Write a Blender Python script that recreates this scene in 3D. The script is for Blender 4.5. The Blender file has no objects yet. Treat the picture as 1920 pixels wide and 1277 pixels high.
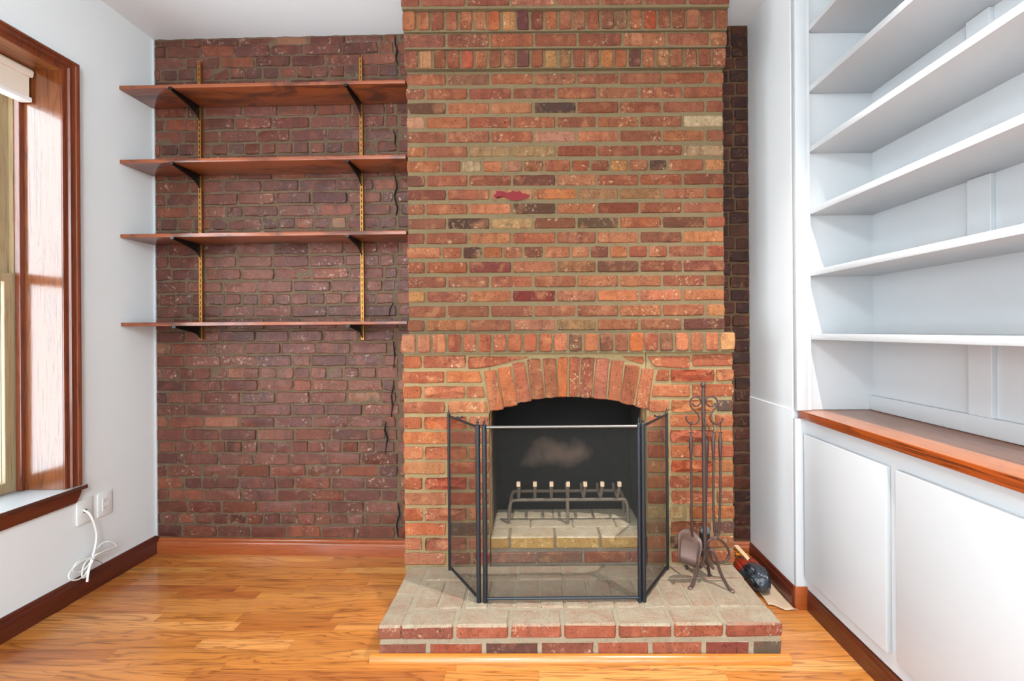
import bpy, bmesh, math, random
from mathutils import Vector, Matrix, noise
random.seed(7)
R = random.Random(11)
C = bpy.context.scene.collection
S = bpy.context.scene

# ---------------------------------------------------------------- camera
F = 850.0; VX, VY, EYE, ROLL = 1010.0, 620.0, 1.28, 0.007
cd = bpy.data.cameras.new('camera'); cam = bpy.data.objects.new('camera', cd); C.objects.link(cam)
cd.sensor_fit = 'HORIZONTAL'; cd.sensor_width = 36.0; cd.lens = F / 1920 * 36
cd.shift_x = -(VX - 960) / 1920; cd.shift_y = -(638.5 - VY) / 1920
cd.clip_start = 0.02
cam.matrix_world = Matrix.Translation((0, 0, EYE)) @ Matrix.Rotation(math.pi/2, 4, 'X') @ Matrix.Rotation(-ROLL, 4, 'Z')
S.camera = cam
cr, sr = math.cos(ROLL), math.sin(ROLL)
def P(x, y, Y):
    u, v = x - VX, y - VY
    return Vector(((u*cr - v*sr)*Y/F, Y, EYE - (u*sr + v*cr)*Y/F))
def PX(x, y, X):                      # point on a plane of constant X
    u, v = x - VX, y - VY
    Y = X*F/(u*cr - v*sr)
    return P(x, y, Y)
def PZ(x, y, Z):                      # point on a level plane
    u, v = x - VX, y - VY
    return P(x, y, (EYE - Z)*F/(u*sr + v*cr))

# ---------------------------------------------------------------- world, lights, exposure
w = bpy.data.worlds.new('sky'); S.world = w; w.use_nodes = True
bg = w.node_tree.nodes['Background']; bg.inputs[0].default_value = (0.82, 0.94, 1.0, 1); bg.inputs[1].default_value = 4.9
def area(name, loc, rot, sx, sy, power, col=(1, 1, 1), portal=False):
    d = bpy.data.lights.new(name, 'AREA'); d.shape = 'RECTANGLE'; d.size = sx; d.size_y = sy; d.energy = power; d.color = col
    if portal: d.cycles.is_portal = True
    o = bpy.data.objects.new(name, d); o.location = loc; o.rotation_euler = rot; C.objects.link(o); return o
area('window_portal', (-2.60, 1.50, 1.53), (0, -math.pi/2, 0), 2.0, 1.25, 1, portal=True)
area('garden_door_portal', (-2.44, .3, 1.14), (0, -math.pi/2, 0), 2.12, .9, 1, portal=True)
area('rear_portal', (-.1, -2.72, 1.45), (math.pi/2, 0, 0), 3.2, 2.6, 1, portal=True)
def point(name, loc, power, rad, col):
    d = bpy.data.lights.new(name, 'POINT'); d.energy = power; d.shadow_soft_size = rad; d.color = col
    o = bpy.data.objects.new(name, d); o.location = loc; C.objects.link(o); return o
point('added_fill_point', (-.35, -.9, 2.5), 84, .14, (.84, .96, 1))  # unseen point light added to lift the left wall and ceiling
def spot(name, loc, tgt, power, ang, blend, rad, col):
    d = bpy.data.lights.new(name, 'SPOT'); d.energy = power; d.spot_size = math.radians(ang); d.spot_blend = blend
    d.shadow_soft_size = rad; d.color = col
    o = bpy.data.objects.new(name, d); o.location = loc
    o.rotation_euler = (Vector(tgt) - Vector(loc)).to_track_quat('-Z', 'Y').to_euler(); C.objects.link(o); return o
spot('ceiling_downlight', (0.92, 1.28, 2.93), (0.62, 1.62, 0), 205, 86, 0.95, 0.014, (.97, 0.96, 0.94))
S.view_settings.view_transform = 'Standard'; S.view_settings.look = 'None'
S.view_settings.gamma = 1; S.view_settings.use_curve_mapping = False
S.view_settings.exposure = 0.68

# ---------------------------------------------------------------- materials
def lin(c, a=1.0):
    return tuple(((v/255)/12.92 if v/255 <= .04045 else ((v/255 + .055)/1.055)**2.4) for v in c) + (a,)
class NT:
    def __init__(s, name):
        s.m = bpy.data.materials.new(name); s.m.use_nodes = True; s.t = s.m.node_tree
        s.b = s.t.nodes['Principled BSDF']
    def n(s, typ, **kw):
        q = s.t.nodes.new(typ)
        for k, v in kw.items():
            if k.startswith('i_'):
                key = k[2:]; key = int(key) if key.isdigit() else key.replace('_', ' ')
                if hasattr(v, 'is_output') or isinstance(v, bpy.types.NodeSocket): s.t.links.new(v, q.inputs[key])
                else: q.inputs[key].default_value = v
            else: setattr(q, k, v)
        return q
    def pos(s): return s.n('ShaderNodeNewGeometry').outputs['Position']
    def mapped(s, v, scale, loc=(0, 0, 0)):
        q = s.n('ShaderNodeMapping'); s.t.links.new(v, q.inputs[0]); q.inputs['Scale'].default_value = scale; q.inputs['Location'].default_value = loc
        return q.outputs[0]
    def noise(s, v, scale, detail=4, rough=.55, dist=0):
        q = s.n('ShaderNodeTexNoise'); s.t.links.new(v, q.inputs['Vector'])
        q.inputs['Scale'].default_value = scale; q.inputs['Detail'].default_value = detail; q.inputs['Roughness'].default_value = rough; q.inputs['Distortion'].default_value = dist
        return q.outputs[0]
    def ramp(s, v, stops):
        q = s.n('ShaderNodeValToRGB'); s.t.links.new(v, q.inputs[0]); e = q.color_ramp.elements
        while len(e) < len(stops): e.new(0.5)
        for a, (p, c) in zip(e, stops):
            a.position = p; a.color = c if len(c) == 4 else lin(c)
        return q.outputs[0]
    def mix(s, f, a, b, blend='MIX'):
        q = s.n('ShaderNodeMix', data_type='RGBA', blend_type=blend)
        for sock, v in ((q.inputs[0], f), (q.inputs[6], a), (q.inputs[7], b)):
            if isinstance(v, bpy.types.NodeSocket): s.t.links.new(v, sock)
            else: sock.default_value = v
        return q.outputs[2]
    def math(s, op, a, b=0.0, clamp=False):
        q = s.n('ShaderNodeMath', operation=op); q.use_clamp = clamp
        for sock, v in ((q.inputs[0], a), (q.inputs[1], b)):
            if isinstance(v, bpy.types.NodeSocket): s.t.links.new(v, sock)
            else: sock.default_value = v
        return q.outputs[0]
    def bump(s, h, dist, strength=1.0):
        q = s.n('ShaderNodeBump'); s.t.links.new(h, q.inputs['Height']); q.inputs['Distance'].default_value = dist; q.inputs['Strength'].default_value = strength
        s.t.links.new(q.outputs[0], s.b.inputs['Normal'])
    def set(s, key, v):
        if isinstance(v, bpy.types.NodeSocket): s.t.links.new(v, s.b.inputs[key])
        else: s.b.inputs[key].default_value = v
g4 = lambda v: (v, v, v, 1)
def plain(name, col, rough=.5, metal=0.0, bump=None, spec=None):
    t = NT(name); t.set('Base Color', lin(col)); t.set('Roughness', rough); t.set('Metallic', metal)
    if spec is not None: t.set('Specular IOR Level', spec)
    if bump: t.bump(t.noise(t.pos(), bump[0], 4), bump[1])
    return t.m
def objvec(t):
    oi = t.n('ShaderNodeObjectInfo')
    off = t.n('ShaderNodeVectorMath', operation='SCALE'); off.inputs[0].default_value = (7.3, 3.1, 5.7)
    t.t.links.new(oi.outputs['Random'], off.inputs['Scale'])
    ad = t.n('ShaderNodeVectorMath', operation='ADD'); t.t.links.new(t.pos(), ad.inputs[0]); t.t.links.new(off.outputs[0], ad.inputs[1])
    return oi, ad.outputs[0]
def brick_mat(name, dark, light, fleck, fleck_amt, rough, dust=None, bumpd=.0022, band=.35, coat=0.0):
    t = NT(name); oi, v = objvec(t)
    col = oi.outputs['Color']
    n1 = t.noise(v, 22, 5, .6)
    c = t.mix(t.math('MULTIPLY', t.ramp(n1, [(.45, g4(0)), (.72, g4(1))]), .75), col, t.mix(.6, col, lin(dark)))
    n2 = t.noise(v, 13, 4, .6, .4)
    c = t.mix(t.math('MULTIPLY', t.ramp(n2, [(.52, g4(0)), (.70, g4(1))]), .6), c, t.mix(.65, col, lin(light)))
    # scorch bands across the brick
    n4 = t.noise(t.mapped(v, (26, 3, 3)), 1, 2, .5)
    c = t.mix(t.math('MULTIPLY', t.ramp(n4, [(.55, g4(0)), (.66, g4(1))]), band), c, lin(dark))
    n3 = t.noise(v, 60, 4, .65)
    n5 = t.noise(v, 9, 2, .5)
    fl = t.math('MULTIPLY', t.ramp(n3, [(.56, g4(0)), (.66, g4(1))]), t.ramp(n5, [(.5, g4(0)), (.62, g4(1))]))
    c = t.mix(t.math('MULTIPLY', fl, fleck_amt), c, lin(fleck))
    pit = t.ramp(t.noise(v, 140, 2, .5), [(.30, g4(1)), (.37, g4(0))])
    c = t.mix(t.math('MULTIPLY', pit, .6), c, lin((45, 28, 22)))
    if dust:
        g = t.n('ShaderNodeNewGeometry'); sx = t.n('ShaderNodeSeparateXYZ'); t.t.links.new(g.outputs['Normal'], sx.inputs[0])
        up = t.ramp(sx.outputs[2], [(.25, g4(0)), (.7, g4(1))])
        k = t.math('MULTIPLY', up, t.ramp(t.noise(v, 11, 5, .7), [(.30, g4(.55)), (.62, g4(1))]))
        c = t.mix(k, c, t.mix(t.noise(v, 30, 5, .7), lin(dust[0]), lin(dust[1])))
    t.set('Base Color', c)
    t.set('Specular IOR Level', .3); t.set('Roughness', t.ramp(n1, [(.3, g4(rough - .08)), (.7, g4(min(1, rough + .12)))]))
    t.set('Coat Weight', coat); t.set('Coat Roughness', .45)
    h = t.math('ADD', t.math('MULTIPLY', t.noise(v, 45, 6, .7), 1.0), t.math('MULTIPLY', pit, -.35))
    t.bump(h, bumpd * 3)
    return t.m
def mortar_mat(name, a, b, dark, rough=.9, bumpd=.006):
    t = NT(name); v = t.pos()
    c = t.mix(t.noise(v, 6, 5, .6), lin(a), lin(b))
    c = t.mix(t.math('MULTIPLY', t.ramp(t.noise(v, 70, 5, .7), [(.56, g4(0)), (.75, g4(1))]), .7), c, lin(dark))
    t.set('Base Color', c); t.set('Roughness', rough); t.bump(t.noise(v, 90, 6, .7), bumpd); return t.m
def wood_mat(name, base, dark, light, axis, rough=.35, scale=1.0, stretch=1.0, blotch=None, coat=0.0, use_obj=False, ring=1.0, contrast=.6, pore=.5):
    t = NT(name); oi, v = objvec(t)
    sc = {'X': (1.2, 16, 16), 'Y': (16, 1.2, 16), 'Z': (16, 16, 1.2)}[axis]
    sc = tuple(k*scale*(stretch if k < 2 else 1) for k in sc)
    n = t.noise(t.mapped(v, sc), 1, 3, .5, .6)
    fr = t.math('FRACT', t.math('MULTIPLY', n, 9*ring))
    grain = t.ramp(fr, [(0, g4(1)), (.16, g4(.35)), (.5, g4(0)), (.9, g4(.15)), (1, g4(1))])
    basec = oi.outputs['Color'] if use_obj else lin(base)
    c = t.mix(t.math('MULTIPLY', grain, contrast), basec, lin(dark))
    n2 = t.noise(t.mapped(v, tuple(k*.35 for k in sc)), 1, 3, .5)
    c = t.mix(t.math('MULTIPLY', t.ramp(n2, [(.48, g4(0)), (.75, g4(1))]), .5), c, lin(light))
    f = {'X': (5, 160, 160), 'Y': (160, 5, 160), 'Z': (160, 160, 5)}[axis]
    por = t.ramp(t.noise(t.mapped(v, f), 1, 2, .5), [(.58, g4(0)), (.7, g4(1))])
    c = t.mix(t.math('MULTIPLY', por, pore), c, lin(dark))
    if blotch:
        b = t.noise(t.mapped(v, {'X': (3.5, 9, 9), 'Y': (9, 3.5, 9), 'Z': (9, 9, 3.5)}[axis]), 1, 4, .6, 1.2)
        c = t.mix(t.math('MULTIPLY', t.ramp(b, [(.48, g4(0)), (.62, g4(1))]), .8), c, lin(blotch))
    t.set('Base Color', c); t.set('Roughness', rough); t.set('Coat Weight', coat); t.set('Coat Roughness', .12)
    t.bump(por, .0004); return t.m

M = {}
M['brick'] = brick_mat('chimney_brick', (80, 44, 34), (168, 114, 78), (190, 164, 126), .5, .82)
M['brick_low'] = brick_mat('surround_brick', (120, 60, 40), (200, 138, 94), (210, 184, 144), .5, .85)
M['brick_back'] = brick_mat('old_wall_brick', (60, 34, 30), (136, 72, 48), (180, 156, 140), .6, .44, bumpd=.0016, band=.4, coat=.25)
M['brick_dark'] = brick_mat('shaded_old_brick', (44, 20, 10), (104, 50, 22), (150, 110, 70), .4, .6, bumpd=.0016, band=.4)  # darker copy of the old brick, with the recess shade in its colour
M['brick_hearth'] = brick_mat('hearth_brick', (100, 54, 42), (176, 110, 84), (206, 184, 160), .6, .8, dust=((136, 122, 104), (172, 156, 130)))
M['firebrick'] = brick_mat('yellow_firebrick', (170, 120, 75), (236, 196, 130), (240, 215, 170), .4, .85, dust=((170, 152, 126), (206, 190, 164)), band=.1)
M['mortar'] = mortar_mat('tan_mortar', (98, 82, 56), (118, 100, 70), (68, 52, 32))
M['mortar_low'] = mortar_mat('pale_mortar', (148, 126, 84), (142, 120, 86), (100, 76, 46))
M['mortar_back'] = mortar_mat('grey_old_mortar', (90, 69, 50), (116, 95, 72), (46, 31, 23), rough=.6, bumpd=.012)
M['mortar_hearth'] = mortar_mat('hearth_mortar', (146, 132, 112), (166, 150, 124), (104, 90, 72))
M['soot'] = None
t = NT('sooty_firebox'); v = t.pos()
c = t.mix(t.ramp(t.noise(v, 5, 5, .6), [(.35, g4(0)), (.7, g4(1))]), lin((5, 5, 5)), lin((18, 16, 15)))
# burnt-clean patch on the fireback, a wear mark with a shape of its own
mp = t.mapped(v, (2.9, 0, 6.5), (-.32, 0, -3.85)); sub = t.n('ShaderNodeVectorMath', operation='LENGTH')
wob = t.n('ShaderNodeVectorMath', operation='ADD'); nn = t.n('ShaderNodeTexNoise'); nn.inputs['Scale'].default_value = 7; nn.inputs['Detail'].default_value = 4; t.t.links.new(v, nn.inputs['Vector'])
t.t.links.new(mp, wob.inputs[0]); sc_ = t.n('ShaderNodeVectorMath', operation='SCALE'); sc_.inputs['Scale'].default_value = 1.1; t.t.links.new(nn.outputs['Color'], sc_.inputs[0]); t.t.links.new(sc_.outputs[0], wob.inputs[1])
off = t.n('ShaderNodeVectorMath', operation='SUBTRACT'); off.inputs[1].default_value = (.55, .55, .55); t.t.links.new(wob.outputs[0], off.inputs[0]); t.t.links.new(off.outputs[0], sub.inputs[0])
patch = t.ramp(sub.outputs['Value'], [(.22, g4(1)), (.62, g4(0))])
c = t.mix(t.math('MULTIPLY', patch, .8), c, t.mix(t.noise(v, 26, 4, .6), lin((110, 80, 60)), lin((92, 84, 78))))
t.set('Base Color', c); t.set('Roughness', .95); t.bump(t.noise(v, 40, 5, .6), .004); M['soot'] = t.m
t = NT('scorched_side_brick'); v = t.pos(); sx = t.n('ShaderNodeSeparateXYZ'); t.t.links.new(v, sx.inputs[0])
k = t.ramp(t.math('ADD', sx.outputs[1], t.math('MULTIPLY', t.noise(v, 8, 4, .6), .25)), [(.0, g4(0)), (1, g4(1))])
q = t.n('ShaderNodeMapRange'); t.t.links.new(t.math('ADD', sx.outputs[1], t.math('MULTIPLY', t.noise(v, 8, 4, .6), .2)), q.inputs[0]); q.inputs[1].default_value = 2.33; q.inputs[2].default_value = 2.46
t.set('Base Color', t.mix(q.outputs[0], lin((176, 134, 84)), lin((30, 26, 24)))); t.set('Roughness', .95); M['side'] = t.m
def paint(name, col, rough, b=.0006):
    t = NT(name); v = t.pos()
    t.set('Base Color', t.mix(t.noise(v, 1.3, 3, .5), lin(col), lin(tuple(max(0, x-5) for x in col)))); t.set('Roughness', rough); t.bump(t.noise(v, 26, 4, .6), b); return t.m
M['wall'] = paint('white_wall_paint', (228, 232, 233), .6)
M['ceil'] = paint('ceiling_paint', (224, 228, 232), .8)
M['gloss'] = paint('semi_gloss_white_paint', (189, 190, 192), .28, .0004)
M['dark_wood'] = wood_mat('stained_casing', (112, 52, 28), (52, 20, 12), (146, 72, 36), 'Z', .3, coat=.5, contrast=.5)
M['dark_wood_y'] = wood_mat('stained_casing_y', (98, 42, 24), (48, 18, 12), (126, 58, 32), 'Y', .32, coat=.4, contrast=.5)
M['base_left'] = wood_mat('dark_baseboard', (88, 36, 22), (42, 15, 10), (112, 50, 28), 'Y', .32, coat=.4, contrast=.4)
M['base_back'] = wood_mat('orange_baseboard', (142, 66, 24), (84, 34, 14), (164, 84, 34), 'X', .3, coat=.5, contrast=.4)
M['jamb'] = wood_mat('fir_jamb', (116, 60, 26), (66, 30, 12), (140, 80, 36), 'Z', .2, coat=1.0, ring=.8, contrast=.6)
M['soffit'] = wood_mat('fir_soffit', (150, 88, 40), (72, 34, 16), (178, 108, 52), 'Y', .3, scale=.6, contrast=.7)
M['stool'] = wood_mat('weathered_sill', (92, 52, 36), (50, 28, 22), (120, 80, 60), 'Y', .22, coat=.8, contrast=.4)
M['shelf'] = wood_mat('red_stained_pine', (140, 70, 34), (70, 28, 16), (160, 84, 42), 'X', .36, blotch=(62, 26, 16), coat=.4, contrast=.35, pore=.2)
M['counter'] = wood_mat('oak_counter', (172, 104, 62), (96, 48, 24), (190, 122, 78), 'Y', .3, scale=1.6, coat=.4, contrast=.5)
M['counter_edge'] = wood_mat('oak_counter_edge', (158, 70, 20), (50, 20, 9), (176, 86, 30), 'Y', .35, scale=3.2, stretch=.22, ring=.75, coat=.3, contrast=.95)
M['floor'] = wood_mat('oak_strip_floor', (190, 118, 56), (108, 50, 18), (216, 150, 84), 'X', .3, coat=.35, use_obj=True, scale=.8, ring=1.3, contrast=.76, pore=.6)
M['round'] = wood_mat('honey_quarter_round', (184, 112, 40), (124, 64, 20), (200, 130, 56), 'X', .28, coat=.5, contrast=.3)
M['slot_gap'] = plain('floor_gap', (60, 32, 16), .9)
M['black'] = plain('black_bracket_paint', (14, 13, 13), .35)
M['brass'] = plain('tarnished_brass', (170, 118, 62), .38, .85)
M['brass_dark'] = plain('shadowed_slot', (24, 16, 10), .8)
M['steel'] = plain('brushed_steel', (112, 110, 106), .42, .9)
M['iron'] = plain('blued_iron', (52, 55, 60), .38, .7, (60, .0004))
M['wire'] = plain('screen_wire', (46, 43, 38), .5, .4)
M['wrought'] = plain('brown_wrought_iron', (74, 54, 48), .5, .4, (120, .0008))
M['shovel'] = plain('worn_shovel_steel', (112, 90, 82), .5, .5, (40, .0008))
M['grate'] = plain('grate_iron', (112, 98, 84), .8, .15, (80, .0015))
M['grate_tip'] = plain('lit_bar_tip', (214, 180, 148), .9)  # light on the bar tips put into their tan colour
M['bristle'] = plain('black_bristle', (22, 22, 24), .7, 0, (300, .002))
M['plastic'] = plain('white_plastic', (226, 226, 224), .35)
M['cable'] = plain('white_cable', (232, 230, 226), .4)
M['hole'] = plain('dark_hole', (20, 18, 18), .9)
M['shade'] = plain('cream_shade_fabric', (226, 212, 196), .7)
M['shade_bar'] = plain('white_shade_bar', (240, 240, 238), .35)
M['sash'] = wood_mat('aged_sash_wood', (160, 138, 104), (110, 86, 60), (186, 166, 132), 'Z', .5, contrast=.4)
M['crack'] = plain('deep_crack', (14, 10, 8), 1.0)
M['lath'] = plain('pale_pine_stick', (214, 180, 140), .6)
t = NT('window_glass'); t.set('Base Color', (1, 1, 1, 1)); t.set('Roughness', .0); t.set('Transmission Weight', 1.0); t.set('IOR', 1.02); M['glass'] = t.m
t = NT('film_sheet'); t.set('Base Color', lin((206, 178, 150))); t.set('Roughness', .3); t.set('Alpha', .72); t.bump(t.noise(t.pos(), 14, 4, .6), .006); M['film'] = t.m
t = NT('fire_log_bag'); v = t.pos()
n = t.noise(v, 16, 4, .6, .8); sx = t.n('ShaderNodeSeparateXYZ'); t.t.links.new(v, sx.inputs[0])
mr = t.n('ShaderNodeMapRange'); t.t.links.new(sx.outputs[1], mr.inputs[0]); mr.inputs[1].default_value = 2.15; mr.inputs[2].default_value = 2.50
c = t.mix(t.ramp(n, [(.38, g4(0)), (.45, g4(1))]), lin((24, 25, 28)), t.ramp(mr.outputs[0], [(0, (44, 52, 60)), (.36, (48, 50, 54)), (.44, (150, 44, 24)), (.62, (96, 44, 22)), (.72, (214, 124, 30)), (.86, (226, 140, 40)), (1, (90, 44, 22))]))
t.set('Base Color', c); t.set('Roughness', .22); t.bump(t.noise(v, 45, 3, .6), .006); M['bag'] = t.m

# ---------------------------------------------------------------- mesh helpers
def link(name, me, m, parent=None, smooth=False):
    o = bpy.data.objects.new(name, me); C.objects.link(o)
    if m is not None: me.materials.append(m)
    if smooth: me.shade_smooth()
    if parent is not None: o.parent = parent
    return o
def shift_to(o, org):
    org = Vector(org)
    for v in o.data.vertices: v.co -= org
    o.location = org
class MB:
    def __init__(s): s.v = []; s.f = []
    def add(s, vs, fs):
        k = len(s.v); s.v += [tuple(p) for p in vs]; s.f += [tuple(i + k for i in f) for f in fs]; return s
    def box(s, x0, x1, y0, y1, z0, z1):
        vs = [(x, y, z) for x in (x0, x1) for y in (y0, y1) for z in (z0, z1)]
        return s.add(vs, [(0, 1, 3, 2), (4, 6, 7, 5), (0, 4, 5, 1), (2, 3, 7, 6), (0, 2, 6, 4), (1, 5, 7, 3)])
    def hexa(s, a, b):               # two quads, front a and back b, same winding
        return s.add(list(a) + list(b), [(0, 1, 2, 3), (7, 6, 5, 4), (0, 4, 5, 1), (1, 5, 6, 2), (2, 6, 7, 3), (3, 7, 4, 0)])
    def sweep(s, poly, prof):        # prof: function (point index) -> list of points; joins rings
        rings = [prof(i) for i in range(poly)]; k = len(rings[0]); vs = [p for r in rings for p in r]; fs = []
        for i in range(poly - 1):
            for j in range(k):
                fs.append((i*k + j, i*k + (j+1) % k, (i+1)*k + (j+1) % k, (i+1)*k + j))
        fs.append(tuple(reversed(range(k)))); fs.append(tuple((poly-1)*k + j for j in range(k)))
        return s.add(vs, fs)
    def tube(s, pts, rad, n=8, closed=False, flat=None):
        pts = [Vector(p) for p in pts]; N = len(pts); rings = []; prev = None
        for i, p in enumerate(pts):
            a = pts[(i-1) % N] if (closed or i > 0) else p; b = pts[(i+1) % N] if (closed or i < N-1) else p
            d = (b - a).normalized()
            if prev is None:
                up = Vector((0, 0, 1)) if abs(d.z) < .9 else Vector((1, 0, 0)); x = d.cross(up).normalized()
            else:
                x = prev - d*prev.dot(d); x = x.normalized() if x.length > 1e-6 else d.orthogonal().normalized()
            prev = x; y = d.cross(x); r = rad[i] if isinstance(rad, (list, tuple)) else rad
            rings.append([p + x*math.cos(2*math.pi*j/n)*r + y*math.sin(2*math.pi*j/n)*r for j in range(n)])
        vs = [q for r_ in rings for q in r_]; fs = []
        for i in range(N if closed else N-1):
            i2 = (i+1) % N
            for j in range(n): fs.append((i*n + j, i*n + (j+1) % n, i2*n + (j+1) % n, i2*n + j))
        if not closed: fs.append(tuple(reversed(range(n)))); fs.append(tuple((N-1)*n + j for j in range(n)))
        return s.add(vs, fs)
    def lathe(s, base, prof, n=12):  # prof: (height, radius)
        base = Vector(base); return s.tube([base + Vector((0, 0, h)) for h, r in prof], [max(r, .0004) for h, r in prof], n)
    def build(s, name, m, parent=None, smooth=False, bevel=0, org=None):
        me = bpy.data.meshes.new(name); me.from_pydata(s.v, [], s.f)
        bm = bmesh.new(); bm.from_mesh(me); bmesh.ops.recalc_face_normals(bm, faces=bm.faces)
        if bevel: bmesh.ops.bevel(bm, geom=[e for e in bm.edges if len(e.link_faces) == 2 and e.calc_face_angle(0) > .5], offset=bevel, segments=2, profile=.6, affect='EDGES')
        bm.to_mesh(me); bm.free()
        o = link(name, me, m, parent)
        if smooth:
            for p in me.polygons: p.use_smooth = True
            try: me.set_sharp_from_angle(angle=math.radians(38))
            except Exception: pass
        return o
def tag(o, label=None, cat=None, group=None, kind=None):
    for k, v in (('label', label), ('category', cat), ('group', group), ('kind', kind)):
        if v: o[k] = v
    return o
def thing(name, label, cat, loc, group=None):
    o = bpy.data.objects.new(name, None); o.location = loc; o.empty_display_size = .05; C.objects.link(o)
    tag(o, label, cat, group); C_things.append(o); return o
C_things = []
def settle():                         # keep world placement of children of moved empties
    for t_ in C_things:
        for ch in [c for c in C.objects if c.parent == t_]:
            ch.matrix_parent_inverse = Matrix.Translation(t_.location).inverted()
def bez(pts, n=10):                   # smooth curve through points (Catmull-Rom)
    pts = [Vector(p) for p in pts]; out = []
    for i in range(len(pts)-1):
        p0 = pts[max(i-1, 0)]; p1 = pts[i]; p2 = pts[i+1]; p3 = pts[min(i+2, len(pts)-1)]
        for k in range(n):
            q = k/n; out.append(.5*((2*p1) + (p2-p0)*q + (2*p0-5*p1+4*p2-p3)*q*q + (3*p1-p0-3*p2+p3)*q**3))
    out.append(pts[-1]); return out

# ---------------------------------------------------------------- bricks
def jit(a): return R.uniform(-a, a)
TONE = .86
HUE = (1.04, .97, .90)
def vary(col, amt=10):
    col = tuple(c_*TONE*h_ for c_, h_ in zip(col, HUE)); k = R.uniform(-amt, amt)*TONE; return tuple(min(255, max(8, x + k + R.uniform(-2, 2))) for x in col)
def face_brick(name, quad, frame, col, m, parent, proud=.0042, depth=.09, rough=0.0, ej=.0013):
    """quad: 4 (s,z) corners TL,TR,BR,BL on the wall plane; frame(s,z,d) -> world point d in front of the plane."""
    q = [Vector((a, b)) for a, b in quad]
    c = sum(q, Vector((0, 0)))/4
    per = []
    for i in range(4):
        a, b = q[i], q[(i+1) % 4]; L = (b-a).length; n = 4 if L > .12 else (3 if L > .085 else 2)
        if rough and L > .12: n = 5
        for k in range(n):
            p = a.lerp(b, k/n)
            if k == 0: p = p + (c - p).normalized()*R.uniform(.0015, .0045)
            else: p = p + Vector((jit(ej), jit(ej)))
            per.append(p)
    d = proud + jit(.0022); ax = (q[1]-q[0] + q[2]-q[3]).normalized(); ay = Vector((-ax.y, ax.x))
    w_ = (q[1]-q[0]).length; h_ = (q[0]-q[3]).length; ins = R.uniform(.003, .0052)
    def shrink(p):
        r = p - c; return c + ax*(r.dot(ax)*(1 - 2*ins/w_)) + ay*(r.dot(ay)*(1 - 2*ins/h_))
    tx, tz = jit(.0016), jit(.0012)
    n = len(per); vs = [frame(p.x, p.y, -depth) for p in per] + [frame(p.x, p.y, d - .004) for p in per]
    for p in per:
        p2 = shrink(p); vs.append(frame(p2.x, p2.y, d + tx*(p.x-c.x)/w_*2 + tz*(p.y-c.y)/h_*2 + jit(.0006) - (R.uniform(0, rough) if rough else 0)))
    fs = []
    for r in range(2):
        for i in range(n): fs.append((r*n+i, r*n+(i+1) % n, (r+1)*n+(i+1) % n, (r+1)*n+i))
    if rough:
        k = len(vs); a = c + ax*(-.25*w_) + ay*jit(.2*h_); b = c + ax*(.2*w_) + ay*jit(.2*h_)
        vs.append(frame(a.x, a.y, d + R.uniform(-rough, rough*.7))); vs.append(frame(b.x, b.y, d + R.uniform(-rough, rough*.7)))
        for i in range(n):
            p, p2 = per[i], per[(i+1) % n]; mid = (p+p2)/2
            t_ = k if (mid-a).length < (mid-b).length else k+1
            fs.append((2*n+i, 2*n+(i+1) % n, t_))
            p3 = per[(i+2) % n]; mid2 = (p2+p3)/2; t2 = k if (mid2-a).length < (mid2-b).length else k+1
            if t2 != t_: fs.append((2*n+(i+1) % n, t2, t_))
    else: fs.append(tuple(range(2*n, 3*n)))
    org = frame(c.x, c.y, 0)
    me = bpy.data.meshes.new(name); me.from_pydata([tuple(v - org) for v in vs], [], fs); me.validate()
    bm = bmesh.new(); bm.from_mesh(me); bmesh.ops.recalc_face_normals(bm, faces=bm.faces); bm.to_mesh(me); bm.free()
    me.materials.append(m)
    if rough == 0:
        for p in me.polygons: p.use_smooth = True
        me.set_sharp_from_angle(angle=math.radians(30))
    o = bpy.data.objects.new(name, me); o.location = org; o.color = lin(col); C.objects.link(o); o.parent = parent
    return o
def block(name, x0, x1, y0, y1, z0, z1, col, m, parent, bev=.006, j=.0015):
    bm = bmesh.new(); bmesh.ops.create_cube(bm, size=1)
    for v in bm.verts: v.co = Vector((v.co.x*(x1-x0), v.co.y*(y1-y0), v.co.z*(z1-z0)))
    bmesh.ops.bevel(bm, geom=bm.edges[:], offset=bev, segments=1, affect='EDGES')
    for v in bm.verts: v.co += Vector((jit(j), jit(j), jit(j)))
    me = bpy.data.meshes.new(name); bm.to_mesh(me); bm.free(); me.materials.append(m)
    for p in me.polygons: p.use_smooth = True
    try: me.set_sharp_from_angle(angle=math.radians(28))
    except Exception: pass
    o = bpy.data.objects.new(name, me); o.location = ((x0+x1)/2, (y0+y1)/2, (z0+z1)/2); o.color = lin(col); C.objects.link(o); o.parent = parent
    return o
def flat(Y0):
    return lambda s, z, d: Vector((s, Y0 - d, z))
def rows_px(tb, xs, Y0, Xl, Xr, gap=.0095, xref=762):
    """(y top, y bottom), joint x's in px -> list of quads at plane Y0, left end Xl, right end Xr"""
    y0, y1 = tb; Zt = P(xref, y0, Y0).z; Zb = P(xref, y1, Y0).z; ym = (y0+y1)/2
    e = [Xl] + [P(x, ym, Y0).x for x in xs] + [Xr]; out = []
    for i in range(len(e)-1):
        a = e[i] + (gap/2 if i else 0); b = e[i+1] - (gap/2 if i < len(e)-2 else 0)
        out.append([(a, Zt + jit(.0012)), (b, Zt + jit(.0012)), (b, Zb + jit(.0012)), (a, Zb + jit(.0012))])
    return out

# ---------------------------------------------------------------- room constants
LX, RX, RX2 = -2.216, 1.179, 1.223
FZ = lambda x: -.008*x
YB = lambda x: 2.585 - .0265*(x + .76)
CZ = 2.978; HZ = .141; REAR = -2.6
UY, LY = 2.29, 2.20                    # upper chimney face, lower surround face
CX0, CX1 = -.659, .941
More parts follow.
